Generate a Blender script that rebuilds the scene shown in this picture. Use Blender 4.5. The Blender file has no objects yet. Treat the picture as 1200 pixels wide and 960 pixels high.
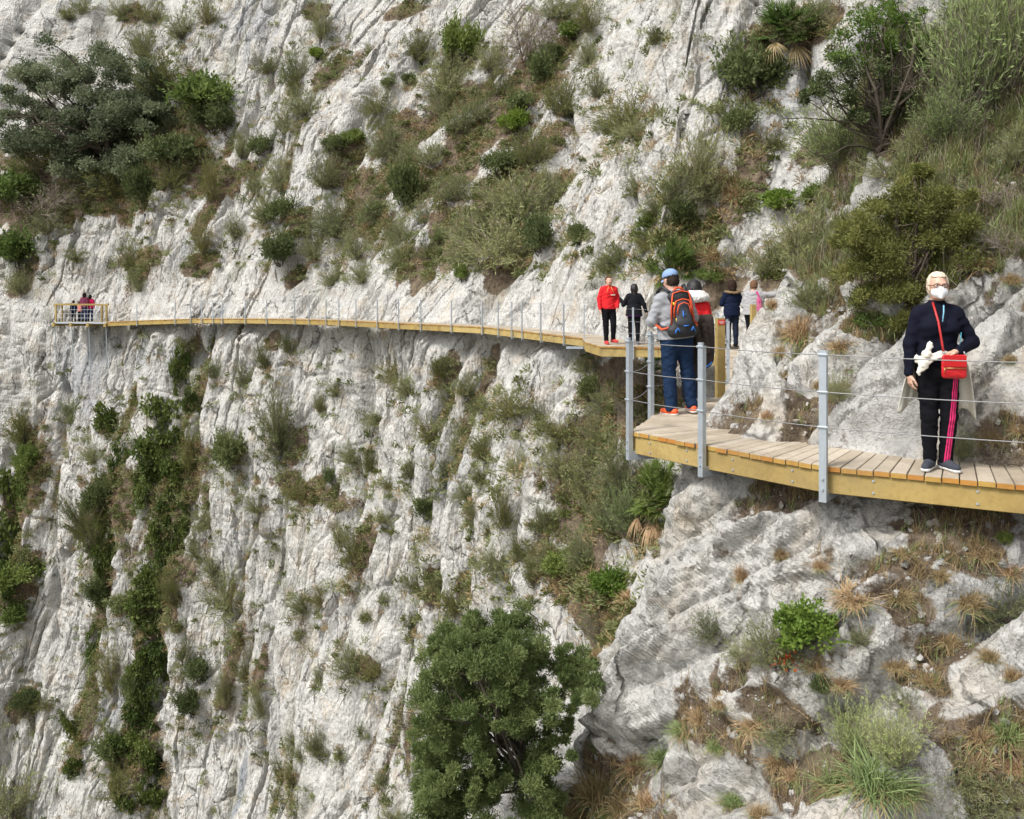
import bpy, math, random
import numpy as np
from mathutils import Vector, Matrix, Euler
from mathutils.bvhtree import BVHTree

random.seed(7)
RNG = np.random.default_rng(11)
scene = bpy.context.scene
COL = scene.collection
PI = math.pi
FPX, CX, HY = 1100.0, 600.0, 335.0        # focal length in photo pixels, centre column, eye-level row


def ray_dir(x, y):
    return Vector(((x - CX) / FPX, 1.0, -(y - HY) / FPX))


def at(x, y, depth):
    return ray_dir(x, y) * depth


# ------------------------------------------------------------------ object helpers
def tag(o, label=None, cat=None, group=None, kind=None):
    if label: o['label'] = label
    if cat: o['category'] = cat
    if group: o['group'] = group
    if kind: o['kind'] = kind
    return o


def empty(name, loc=(0, 0, 0), rotz=0.0, label=None, cat=None, group=None):
    o = bpy.data.objects.new(name, None)
    o.empty_display_size = 0.1
    COL.objects.link(o)
    o.location = loc
    o.rotation_euler = (0, 0, rotz)
    return tag(o, label, cat, group)


def link(name, me, parent=None):
    o = bpy.data.objects.new(name, me)
    COL.objects.link(o)
    if parent is not None:
        o.parent = parent
    return o


def mesh_np(name, V, F, mats, midx=None, smooth=False, attrs=None):
    """Mesh from numpy arrays; F is (M,3) or (M,4)."""
    me = bpy.data.meshes.new(name)
    V = np.ascontiguousarray(V, dtype=np.float32)
    F = np.ascontiguousarray(F, dtype=np.int32)
    n, m, k = len(V), len(F), F.shape[1]
    me.vertices.add(n)
    me.vertices.foreach_set('co', V.ravel())
    me.loops.add(m * k)
    me.loops.foreach_set('vertex_index', F.ravel())
    me.polygons.add(m)
    me.polygons.foreach_set('loop_start', np.arange(m, dtype=np.int32) * k)
    if midx is not None:
        me.polygons.foreach_set('material_index', np.ascontiguousarray(midx, dtype=np.int32))
    me.polygons.foreach_set('use_smooth', np.full(m, bool(smooth)))
    if not isinstance(mats, (list, tuple)):
        mats = [mats]
    for mt in mats:
        me.materials.append(mt)
    for an, av in (attrs or {}).items():
        a = me.attributes.new(an, 'FLOAT', 'POINT')
        a.data.foreach_set('value', np.ascontiguousarray(av, dtype=np.float32))
    me.update(calc_edges=True)
    me.validate()
    return me


class MB:
    """Collects quads/tris pieces with a per-piece tint and builds one mesh."""
    def __init__(self):
        self.v, self.f, self.t, self.m = [], [], [], []
        self.n = 0

    def add(self, V, F, tint=0.5, mi=0):
        V = np.asarray(V, dtype=float).reshape(-1, 3)
        for f in F:
            self.f.append(tuple(int(i) + self.n for i in f))
            self.m.append(mi)
        self.v.append(V)
        self.t.append(np.full(len(V), tint) if np.isscalar(tint) else np.asarray(tint))
        self.n += len(V)

    def box(self, c, ax, ay, az, hx, hy, hz, bevel=0.0, tint=0.5, mi=0):
        """box with centre c, unit axes and half sizes; bevel chamfers the four long (x) edges."""
        c, ax, ay, az = (np.asarray(q, float) for q in (c, ax, ay, az))
        if bevel <= 0:
            prof = [(-hy, -hz), (hy, -hz), (hy, hz), (-hy, hz)]
        else:
            b = bevel
            prof = [(-hy + b, -hz), (hy - b, -hz), (hy, -hz + b), (hy, hz - b), (hy - b, hz), (-hy + b, hz), (-hy, hz - b), (-hy, -hz + b)]
        self.extrude(prof, c - ax * hx, c + ax * hx, ay, az, tint, mi)

    def extrude(self, prof, a, b, ay, az, tint=0.5, mi=0):
        a, b, ay, az = (np.asarray(q, float) for q in (a, b, ay, az))
        k = len(prof)
        V = [a + ay * p + az * q for p, q in prof] + [b + ay * p + az * q for p, q in prof]
        F = [(i, (i + 1) % k, k + (i + 1) % k, k + i) for i in range(k)]
        F.append(tuple(range(k - 1, -1, -1)))
        F.append(tuple(range(k, 2 * k)))
        self.add(V, F, tint, mi)

    def tube(self, pts, rad, sides=6, tint=0.5, mi=0, cap=True):
        pts = [np.asarray(p, float) for p in pts]
        n = len(pts)
        if np.isscalar(rad): rad = [rad] * n
        V = []
        ref = np.array([0.31, 0.17, 0.93])
        for i, p in enumerate(pts):
            d = pts[min(i + 1, n - 1)] - pts[max(i - 1, 0)]
            d = d / (np.linalg.norm(d) + 1e-9)
            u = np.cross(d, ref)
            if np.linalg.norm(u) < 1e-3: u = np.cross(d, [1, 0, 0])
            u /= np.linalg.norm(u)
            w = np.cross(d, u)
            for s in range(sides):
                a = 2 * PI * s / sides
                V.append(p + (u * math.cos(a) + w * math.sin(a)) * rad[i])
        F = []
        for i in range(n - 1):
            for s in range(sides):
                s2 = (s + 1) % sides
                F.append((i * sides + s, i * sides + s2, (i + 1) * sides + s2, (i + 1) * sides + s))
        if cap:
            F.append(tuple(range(sides - 1, -1, -1)))
            F.append(tuple((n - 1) * sides + s for s in range(sides)))
        self.add(V, F, tint, mi)

    def mesh(self, name, mats, smooth=False):
        me = bpy.data.meshes.new(name)
        V = np.concatenate(self.v)
        me.from_pydata(V.tolist(), [], self.f)
        if not isinstance(mats, (list, tuple)): mats = [mats]
        for mt in mats: me.materials.append(mt)
        me.polygons.foreach_set('material_index', np.array(self.m, dtype=np.int32))
        me.polygons.foreach_set('use_smooth', np.full(len(self.f), bool(smooth)))
        a = me.attributes.new('tint', 'FLOAT', 'POINT')
        a.data.foreach_set('value', np.concatenate(self.t).astype(np.float32))
        me.update()
        return me

    def build(self, name, mats, parent=None, smooth=False):
        return link(name, self.mesh(name, mats, smooth), parent)


# ------------------------------------------------------------------ noise
_perm = np.random.default_rng(3).permutation(256).astype(np.int64)
_perm = np.concatenate([_perm, _perm, _perm])
_ga = np.random.default_rng(5).random(256) * 2 * PI
_gx, _gy = np.cos(_ga), np.sin(_ga)
_r1 = np.random.default_rng(8).random(256)
_r2 = np.random.default_rng(9).random(256)
_r3 = np.random.default_rng(10).random(256)


def _h(ix, iy, seed):
    return _perm[(_perm[(ix + seed * 37) & 255] + iy) & 255]


def pn2(x, y, seed=0):
    x0 = np.floor(x); y0 = np.floor(y)
    fx, fy = x - x0, y - y0
    ix, iy = x0.astype(np.int64), y0.astype(np.int64)
    u = fx * fx * fx * (fx * (fx * 6 - 15) + 10)
    v = fy * fy * fy * (fy * (fy * 6 - 15) + 10)
    def g(dx, dy):
        h = _h(ix + dx, iy + dy, seed)
        return _gx[h] * (fx - dx) + _gy[h] * (fy - dy)
    a = g(0, 0); b = g(1, 0); c = g(0, 1); d = g(1, 1)
    return ((a + (b - a) * u) + ((c + (d - c) * u) - (a + (b - a) * u)) * v) * 1.5


def fbm2(x, y, seed=0, oct=4, gain=0.5):
    t = np.zeros_like(x); a = 1.0; f = 1.0
    for o in range(oct):
        t += a * pn2(x * f, y * f, seed + o)
        a *= gain; f *= 2.03
    return t


def worley2(x, y, seed=0):
    """returns F1, F2 and the nearest cell's offset vector and random values."""
    x0 = np.floor(x).astype(np.int64); y0 = np.floor(y).astype(np.int64)
    F1 = np.full(x.shape, 9.0); F2 = np.full(x.shape, 9.0)
    ox = np.zeros_like(x); oy = np.zeros_like(x); hid = np.zeros(x.shape, np.int64)
    for dx in (-1, 0, 1):
        for dy in (-1, 0, 1):
            h = _h(x0 + dx, y0 + dy, seed)
            vx = x - (x0 + dx + _r1[h]); vy = y - (y0 + dy + _r2[h])
            d = np.sqrt(vx * vx + vy * vy)
            near = d < F1
            F2 = np.where(near, F1, np.minimum(F2, d))
            F1 = np.where(near, d, F1)
            ox = np.where(near, vx, ox); oy = np.where(near, vy, oy); hid = np.where(near, h, hid)
    return F1, F2, ox, oy, hid


def sstep(a, b, x):
    t = np.clip((x - a) / (b - a), 0, 1)
    return t * t * (3 - 2 * t)


# ------------------------------------------------------------------ materials
def new_mat(name):
    m = bpy.data.materials.new(name)
    m.use_nodes = True
    nt = m.node_tree
    b = nt.nodes['Principled BSDF']
    return m, nt, b


def nd(nt, typ, **kw):
    n = nt.nodes.new(typ)
    for k, v in kw.items():
        setattr(n, k, v)
    return n


def mixc(nt, fac, a, b, blend='MIX'):
    n = nt.nodes.new('ShaderNodeMix')
    n.data_type = 'RGBA'; n.blend_type = blend
    for sock, val in ((n.inputs[0], fac), (n.inputs[6], a), (n.inputs[7], b)):
        if hasattr(val, 'is_output') or isinstance(val, bpy.types.NodeSocket):
            nt.links.new(val, sock)
        elif isinstance(val, (int, float)):
            sock.default_value = val
        else:
            sock.default_value = (*val, 1.0)
    return n.outputs[2]


def noise_node(nt, scale, detail=4, rough=0.6, vec=None, dist=0.0):
    n = nt.nodes.new('ShaderNodeTexNoise')
    n.inputs['Scale'].default_value = scale
    n.inputs['Detail'].default_value = detail
    n.inputs['Roughness'].default_value = rough
    n.inputs['Distortion'].default_value = dist
    if vec is not None: nt.links.new(vec, n.inputs['Vector'])
    return n


def ramp(nt, fac, stops):
    r = nt.nodes.new('ShaderNodeValToRGB')
    el = r.color_ramp.elements
    while len(el) > 1: el.remove(el[-1])
    for i, (p, c) in enumerate(stops):
        e = el[0] if i == 0 else el.new(p)
        e.position = p
        e.color = (c, c, c, 1) if isinstance(c, (int, float)) else (*c, 1)
    nt.links.new(fac, r.inputs[0])
    return r.outputs[0]


def bump(nt, b, height, strength=0.5, dist=0.02):
    n = nt.nodes.new('ShaderNodeBump')
    n.inputs['Strength'].default_value = strength
    n.inputs['Distance'].default_value = dist
    nt.links.new(height, n.inputs['Height'])
    nt.links.new(n.outputs[0], b.inputs['Normal'])
    return n


def objco(nt):
    return nt.nodes.new('ShaderNodeTexCoord').outputs['Object']


def attr(nt, name):
    n = nt.nodes.new('ShaderNodeAttribute')
    n.attribute_name = name
    return n.outputs['Fac']


def plain(name, col, rough=0.6, metal=0.0, var=0.12, scale=30.0, bumpd=0.0):
    """Painted/cloth/plastic with slight procedural variation."""
    m, nt, b = new_mat(name)
    n = noise_node(nt, scale, 3, 0.6, objco(nt))
    lo = tuple(c * (1 - var) for c in col); hi = tuple(min(1, c * (1 + var)) for c in col)
    c = mixc(nt, n.outputs['Fac'], lo, hi)
    nt.links.new(c, b.inputs['Base Color'])
    b.inputs['Roughness'].default_value = rough
    b.inputs['Metallic'].default_value = metal
    if rough >= 0.8: b.inputs['Specular IOR Level'].default_value = 0.12
    if bumpd > 0: bump(nt, b, n.outputs['Fac'], 0.6, bumpd)
    return m


def leaf_mat(name, c1, c2, rough=0.55, trans=0.38):
    m, nt, b = new_mat(name)
    oi = nt.nodes.new('ShaderNodeObjectInfo')
    t = attr(nt, 'tint')
    col = mixc(nt, t, c1, c2)
    hs = nt.nodes.new('ShaderNodeHueSaturation')
    mr = nt.nodes.new('ShaderNodeMapRange'); nt.links.new(oi.outputs['Random'], mr.inputs[0])
    mr.inputs[3].default_value = 0.78; mr.inputs[4].default_value = 1.22
    mh = nt.nodes.new('ShaderNodeMapRange'); nt.links.new(oi.outputs['Random'], mh.inputs[0])
    mh.inputs[3].default_value = 0.512; mh.inputs[4].default_value = 0.485
    nt.links.new(mr.outputs[0], hs.inputs['Value']); nt.links.new(mh.outputs[0], hs.inputs['Hue'])
    nt.links.new(col, hs.inputs['Color'])
    nt.links.new(hs.outputs[0], b.inputs['Base Color'])
    b.inputs['Roughness'].default_value = rough
    b.inputs['Specular IOR Level'].default_value = 0.25
    if trans > 0:
        tr = nt.nodes.new('ShaderNodeBsdfTranslucent'); nt.links.new(hs.outputs[0], tr.inputs[0])
        mx = nt.nodes.new('ShaderNodeMixShader'); mx.inputs[0].default_value = trans
        nt.links.new(b.outputs[0], mx.inputs[1]); nt.links.new(tr.outputs[0], mx.inputs[2])
        nt.links.new(mx.outputs[0], nt.nodes['Material Output'].inputs[0])
    return m


def rock_mat():
    m, nt, b = new_mat('limestone_and_soil')
    co = objco(nt)
    big = noise_node(nt, 0.35, 3, 0.6, co)
    mid = noise_node(nt, 1.7, 5, 0.65, co)
    fine = noise_node(nt, 9.0, 6, 0.7, co)
    vfine = noise_node(nt, 34.0, 4, 0.7, co)
    # pale limestone with greyer and warmer weathering
    c = mixc(nt, ramp(nt, mid.outputs['Fac'], [(0.32, 0.0), (0.66, 1.0)]), (0.42, 0.415, 0.40), (0.61, 0.60, 0.572))
    c = mixc(nt, ramp(nt, big.outputs['Fac'], [(0.52, 0.0), (0.75, 0.45)]), c, (0.33, 0.335, 0.34))
    warm = noise_node(nt, 0.9, 4, 0.6, co, 0.6)
    c = mixc(nt, ramp(nt, warm.outputs['Fac'], [(0.53, 0.0), (0.72, 0.62)]), c, (0.47, 0.385, 0.28))
    ru = noise_node(nt, 2.3, 5, 0.7, co, 0.8)
    c = mixc(nt, ramp(nt, ru.outputs['Fac'], [(0.62, 0.0), (0.72, 0.6)]), c, (0.36, 0.235, 0.13))
    # lichen specks, in drifts
    drift = ramp(nt, mid.outputs['Color'], [(0.35, 0.15), (0.62, 1.0)])
    sp = ramp(nt, fine.outputs['Fac'], [(0.51, 0.0), (0.585, 1.0)])
    mu = nt.nodes.new('ShaderNodeMath'); mu.operation = 'MULTIPLY'
    nt.links.new(drift, mu.inputs[0]); nt.links.new(sp, mu.inputs[1])
    mu2 = nt.nodes.new('ShaderNodeMath'); mu2.operation = 'MULTIPLY'; mu2.inputs[1].default_value = 0.55
    nt.links.new(mu.outputs[0], mu2.inputs[0])
    c = mixc(nt, mu2.outputs[0], c, (0.13, 0.13, 0.115))
    sp2 = ramp(nt, vfine.outputs['Fac'], [(0.545, 0.0), (0.645, 0.55)])
    c = mixc(nt, sp2, c, (0.17, 0.165, 0.15))
    # vertical water stains (stretched noise)
    mp = nt.nodes.new('ShaderNodeMapping'); mp.inputs['Scale'].default_value = (1.6, 1.6, 0.12)
    nt.links.new(co, mp.inputs[0])
    st = noise_node(nt, 1.0, 4, 0.6, mp.outputs[0])
    c = mixc(nt, ramp(nt, st.outputs['Fac'], [(0.56, 0.0), (0.70, 0.55)]), c, (0.26, 0.26, 0.255))
    # dark joint lines, broken into stretches
    wv = nt.nodes.new('ShaderNodeVectorMath'); wv.operation = 'MULTIPLY_ADD'
    nt.links.new(warm.outputs['Color'], wv.inputs[0]); wv.inputs[1].default_value = (0.9, 0.9, 0.9); nt.links.new(co, wv.inputs[2])
    jm = nt.nodes.new('ShaderNodeMapping'); jm.inputs['Scale'].default_value = (1.1, 1.1, 0.42); jm.inputs['Rotation'].default_value = (0.0, 0.35, 0.0)
    nt.links.new(wv.outputs[0], jm.inputs[0])
    jo = nt.nodes.new('ShaderNodeTexVoronoi'); jo.feature = 'DISTANCE_TO_EDGE'; jo.inputs['Scale'].default_value = 1.0
    nt.links.new(jm.outputs[0], jo.inputs['Vector'])
    jl = ramp(nt, jo.outputs['Distance'], [(0.008, 1.0), (0.035, 0.0)])
    jn = noise_node(nt, 0.8, 3, 0.6, co)
    jk = nt.nodes.new('ShaderNodeMath'); jk.operation = 'MULTIPLY'
    nt.links.new(jl, jk.inputs[0]); nt.links.new(ramp(nt, jn.outputs['Fac'], [(0.48, 0.0), (0.60, 0.85)]), jk.inputs[1])
    c = mixc(nt, jk.outputs[0], c, (0.10, 0.095, 0.085))
    # stain attribute: blue-grey seep marks
    c = mixc(nt, attr(nt, 'stain'), c, (0.24, 0.255, 0.28))
    # soil and dead litter
    sn = noise_node(nt, 3.0, 5, 0.7, co)
    soil = mixc(nt, ramp(nt, sn.outputs['Fac'], [(0.35, 0.0), (0.65, 1.0)]), (0.085, 0.062, 0.044), (0.205, 0.160, 0.115))
    soil = mixc(nt, ramp(nt, vfine.outputs['Fac'], [(0.52, 0.0), (0.75, 0.55)]), soil, (0.30, 0.25, 0.195))
    peb = nt.nodes.new('ShaderNodeTexVoronoi'); peb.inputs['Scale'].default_value = 22.0
    nt.links.new(co, peb.inputs['Vector'])
    so = attr(nt, 'soil')
    ad = nt.nodes.new('ShaderNodeMath'); ad.operation = 'MULTIPLY_ADD'
    sub = nt.nodes.new('ShaderNodeMath'); sub.operation = 'SUBTRACT'; sub.inputs[1].default_value = 0.5
    nt.links.new(fine.outputs['Fac'], sub.inputs[0])
    nt.links.new(sub.outputs[0], ad.inputs[0]); ad.inputs[1].default_value = 1.3
    nt.links.new(so, ad.inputs[2])
    sf = ramp(nt, ad.outputs[0], [(0.36, 0.0), (0.58, 1.0)])
    c = mixc(nt, sf, c, soil)
    # dark olive tone along the grooves, varied by noise
    mo = attr(nt, 'groove_tone')
    mm = nt.nodes.new('ShaderNodeMath'); mm.operation = 'MULTIPLY'
    nt.links.new(mo, mm.inputs[0]); nt.links.new(ramp(nt, warm.outputs['Color'], [(0.35, 0.2), (0.6, 1.0)]), mm.inputs[1])
    c = mixc(nt, mm.outputs[0], c, (0.135, 0.13, 0.07))
    nt.links.new(c, b.inputs['Base Color'])
    b.inputs['Roughness'].default_value = 0.92
    b.inputs['Specular IOR Level'].default_value = 0.15
    # relief finer than the mesh
    h1 = nt.nodes.new('ShaderNodeMath'); h1.operation = 'MULTIPLY_ADD'
    nt.links.new(fine.outputs['Fac'], h1.inputs[0]); h1.inputs[1].default_value = 1.0
    vo = nt.nodes.new('ShaderNodeTexVoronoi'); vo.inputs['Scale'].default_value = 6.0
    mp2 = nt.nodes.new('ShaderNodeMapping'); mp2.inputs['Scale'].default_value = (1.5, 1.5, 0.7)
    nt.links.new(co, mp2.inputs[0]); nt.links.new(mp2.outputs[0], vo.inputs['Vector'])
    nt.links.new(vo.outputs['Distance'], h1.inputs[2])
    h2 = nt.nodes.new('ShaderNodeMath'); h2.operation = 'MULTIPLY_ADD'
    nt.links.new(vfine.outputs['Fac'], h2.inputs[0]); h2.inputs[1].default_value = 0.35
    nt.links.new(h1.outputs[0], h2.inputs[2])
    h3 = nt.nodes.new('ShaderNodeMath'); h3.operation = 'MULTIPLY_ADD'
    nt.links.new(jk.outputs[0], h3.inputs[0]); h3.inputs[1].default_value = -0.8; nt.links.new(h2.outputs[0], h3.inputs[2])
    bump(nt, b, h3.outputs[0], 1.0, 0.068)
    return m


def wood_mat(name, c1, c2, knot):
    """pine board; 'tint' varies per piece"""
    m, nt, b = new_mat(name)
    co = objco(nt)
    n = noise_node(nt, 2.0, 4, 0.6, co, 1.0)
    f = noise_node(nt, 26.0, 3, 0.6, co)
    col = mixc(nt, attr(nt, 'tint'), c1, c2)
    col = mixc(nt, ramp(nt, n.outputs['Fac'], [(0.46, 0.0), (0.75, 0.75)]), col, knot)
    col = mixc(nt, ramp(nt, f.outputs['Fac'], [(0.5, 0.0), (0.7, 0.35)]), col, tuple(q * 0.6 for q in c1))
    wz = noise_node(nt, 0.9, 5, 0.7, co, 0.5)
    col = mixc(nt, ramp(nt, wz.outputs['Fac'], [(0.45, 0.0), (0.68, 0.5)]), col, tuple(0.55 * (q + 0.10) for q in c1))
    nt.links.new(col, b.inputs['Base Color'])
    b.inputs['Roughness'].default_value = 0.75
    b.inputs['Specular IOR Level'].default_value = 0.2
    bump(nt, b, f.outputs['Fac'], 0.4, 0.004)
    return m


M = {}
M['rock'] = rock_mat()
M['beam'] = wood_mat('treated_pine', (0.33, 0.232, 0.075), (0.45, 0.34, 0.135), (0.18, 0.12, 0.045))
M['deck'] = wood_mat('weathered_planks', (0.38, 0.32, 0.24), (0.53, 0.465, 0.38), (0.26, 0.21, 0.155))
M['endgrain'] = wood_mat('plank_ends', (0.42, 0.17, 0.03), (0.42, 0.30, 0.08), (0.25, 0.12, 0.04))
M['steel'] = plain('galvanised_steel', (0.44, 0.49, 0.54), 0.45, 0.55, 0.16, 18.0)
M['cable'] = plain('steel_cable', (0.27, 0.27, 0.28), 0.5, 0.4, 0.1, 40.0)
LEAF = {
    'sage': leaf_mat('sage_leaf', (0.166, 0.196, 0.083), (0.328, 0.352, 0.168)),
    'olive': leaf_mat('olive_leaf', (0.121, 0.141, 0.037), (0.241, 0.253, 0.086)),
    'dark': leaf_mat('dark_leaf', (0.096, 0.130, 0.048), (0.193, 0.227, 0.093)),
    'green': leaf_mat('green_leaf', (0.103, 0.156, 0.037), (0.207, 0.271, 0.077)),
    'ivy': leaf_mat('ivy_leaf', (0.061, 0.098, 0.023), (0.135, 0.177, 0.047)),
    'bright': leaf_mat('bright_leaf', (0.095, 0.169, 0.022), (0.203, 0.281, 0.055)),
    'oak': leaf_mat('holm_oak_leaf', (0.086, 0.116, 0.064), (0.226, 0.259, 0.155)),
    'juniper': leaf_mat('juniper_needle', (0.112, 0.156, 0.048), (0.247, 0.298, 0.111)),
    'golden': leaf_mat('golden_juniper_needle', (0.109, 0.127, 0.032), (0.248, 0.253, 0.079)),
    'palm': leaf_mat('palm_leaf', (0.058, 0.102, 0.023), (0.136, 0.198, 0.048)),
    'dry': leaf_mat('dry_grass_blade', (0.250, 0.175, 0.088), (0.450, 0.338, 0.188), 0.7, 0.15),
    'esparto': leaf_mat('green_grass_blade', (0.163, 0.224, 0.078), (0.348, 0.412, 0.173), 0.6, 0.2),
    'twig': leaf_mat('bare_twig', (0.132, 0.105, 0.083), (0.286, 0.248, 0.209), 0.8, 0.0),
    'bark': leaf_mat('bark', (0.052, 0.041, 0.032), (0.132, 0.109, 0.086), 0.9, 0.0),
    'flower': leaf_mat('red_flower', (0.550, 0.090, 0.020), (0.650, 0.160, 0.040), 0.6, 0.2),
}
# ================================================================== TERRAIN
# Contour description: for each control point the plan position at deck level, the plan direction towards the
# void below (down) and above (up), and how far the surface has moved at each height.
LEV = np.array([-46, -26, -12, -6, -3, -1.55, 0.5, 3, 8, 16, 28.0])
def prof(down, up):
    """offsets from slopes (metres of plan per metre of height) below and above deck level"""
    o = []
    for z in LEV:
        d = -1.55 - z
        o.append(d * down if d > 0 else d * up)
    return o
# x, y, down dir, up dir, profile
CT = [
    (9.0, -3.0, (-0.95, -0.1), (-0.95, -0.2), prof(0.85, 0.9)),
    (7.6, 1.5, (-0.9, -0.4), (-0.8, -0.6), prof(0.85, 0.9)),
    (5.9, 5.2, (-0.6, -0.8), (-0.55, -0.83), prof(0.85, 0.9)),
    (4.6, 7.75, (-0.45, -0.9), (-0.45, -0.9), prof(0.83, 0.80)),
    (3.6, 8.55, (-0.6, -0.8), (-0.5, -0.87), prof(0.75, 0.80)),
    (2.9, 9.15, (-0.8, -0.6), (-0.56, -0.83), prof(0.62, 0.95)),
    (2.14, 10.05, (-0.93, -0.37), (-0.62, -0.78), prof(0.52, 1.33)),
    (2.56, 11.3, (-0.98, 0.1), (-0.72, -0.66), prof(0.50, 1.20)),
    (3.78, 13.3, (-0.97, -0.1), (-0.85, -0.5), prof(0.50, 0.95)),
    (5.7, 17.8, (-0.93, -0.25), (-0.9, -0.35), prof(0.62, 0.62)),
    (7.1, 22.3, (-0.80, -0.60), (-0.85, -0.5), prof(0.78, 0.50)),
    (6.9, 25.3, (-0.62, -0.78), (-0.62, -0.78), prof(0.80, 0.42)),
    (5.0, 26.3, (-0.52, -0.85), (-0.45, -0.9), prof(0.62, 0.36)),
    (3.4, 26.7, (-0.60, -0.80), (-0.50, -0.87), prof(0.34, 0.36)),
    (3.0, 28.4, (-0.80, -0.60), (-0.47, -0.88), prof(0.22, 0.36)),
    (1.6, 32.2, (-0.80, -0.60), (-0.60, -0.80), prof(0.16, 0.45)),
    (-0.1, 36.0, (-0.78, -0.62), (-0.66, -0.75), prof(0.13, 0.64)),
    (-4.1, 40.8, (-0.74, -0.67), (-0.65, -0.76), prof(0.12, 0.80)),
    (-7.3, 44.8, (-0.74, -0.67), (-0.62, -0.78), prof(0.12, 0.62)),
    (-10.5, 48.9, (-0.66, -0.75), (-0.58, -0.81), prof(0.12, 0.45)),
    (-17.1, 53.2, (-0.54, -0.84), (-0.5, -0.86), prof(0.14, 0.38)),
    (-23.7, 57.6, (-0.45, -0.9), (-0.4, -0.92), prof(0.16, 0.35)),
    (-29.0, 59.5, (-0.25, -0.97), (-0.25, -0.97), prof(0.18, 0.40)),
    (-38.0, 60.0, (0.0, -1.0), (0.0, -1.0), prof(0.2, 0.42)),
    (-52.0, 57.0, (0.25, -0.97), (0.25, -0.97), prof(0.2, 0.45)),
]
NK = len(CT)
KX = np.array([c[0] for c in CT]); KY = np.array([c[1] for c in CT])
KDD = np.array([c[2] for c in CT]); KDU = np.array([c[3] for c in CT])
KOFF = np.array([c[4] for c in CT])


def crom(T, k):
    """Catmull-Rom along axis 0 of T at fractional k."""
    i = np.clip(np.floor(k).astype(int), 0, len(T) - 2)
    t = k - i
    p0 = T[np.clip(i - 1, 0, len(T) - 1)]; p1 = T[i]; p2 = T[i + 1]; p3 = T[np.clip(i + 2, 0, len(T) - 1)]
    if T.ndim > 1: t = t[..., None]
    return 0.5 * (2 * p1 + (p2 - p0) * t + (2 * p0 - 5 * p1 + 4 * p2 - p3) * t * t + (3 * p1 - p0 - 3 * p2 + p3) * t ** 3)


# arc length table
_kk = np.linspace(0, NK - 1, 4000)
_sx, _sy = crom(KX, _kk), crom(KY, _kk)
_ss = np.concatenate([[0], np.cumsum(np.hypot(np.diff(_sx), np.diff(_sy)))])
def k_of_s(s): return np.interp(s, _ss, _kk)
def s_of_k(k): return np.interp(k, _kk, _ss)
# level interpolation, smoothed
def lev_w(z):
    zi = np.interp(z, LEV, np.arange(len(LEV)))
    return zi


def base_surface(k1, z1):
    """k1 (n,), z1 (m,) -> X, Y, Z grids (n, m)"""
    px, py = crom(KX, k1), crom(KY, k1)
    dd, du = crom(KDD, k1), crom(KDU, k1)
    dd /= np.linalg.norm(dd, axis=1, keepdims=True); du /= np.linalg.norm(du, axis=1, keepdims=True)
    off = crom(KOFF, k1)                                   # n, levels
    w = lev_w(z1)
    O = np.stack([np.interp(w, np.arange(len(LEV)), off[i]) for i in range(len(k1))])
    b = sstep(-2.6, -0.4, z1)[None, :]
    DX = dd[:, 0:1] * (1 - b) + du[:, 0:1] * b
    DY = dd[:, 1:2] * (1 - b) + du[:, 1:2] * b
    X = px[:, None] + DX * O
    Y = py[:, None] + DY * O
    Z = np.broadcast_to(z1[None, :], X.shape).copy()
    return X, Y, Z, DX, DY


SOIL = []      # (s, z, rs, rz, strength) soil patches, in metres on the face
STAIN = []
CLEFT = []     # (z samples, s samples, half width, depth)
BARE = []
TONE_PATCH = []


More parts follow.
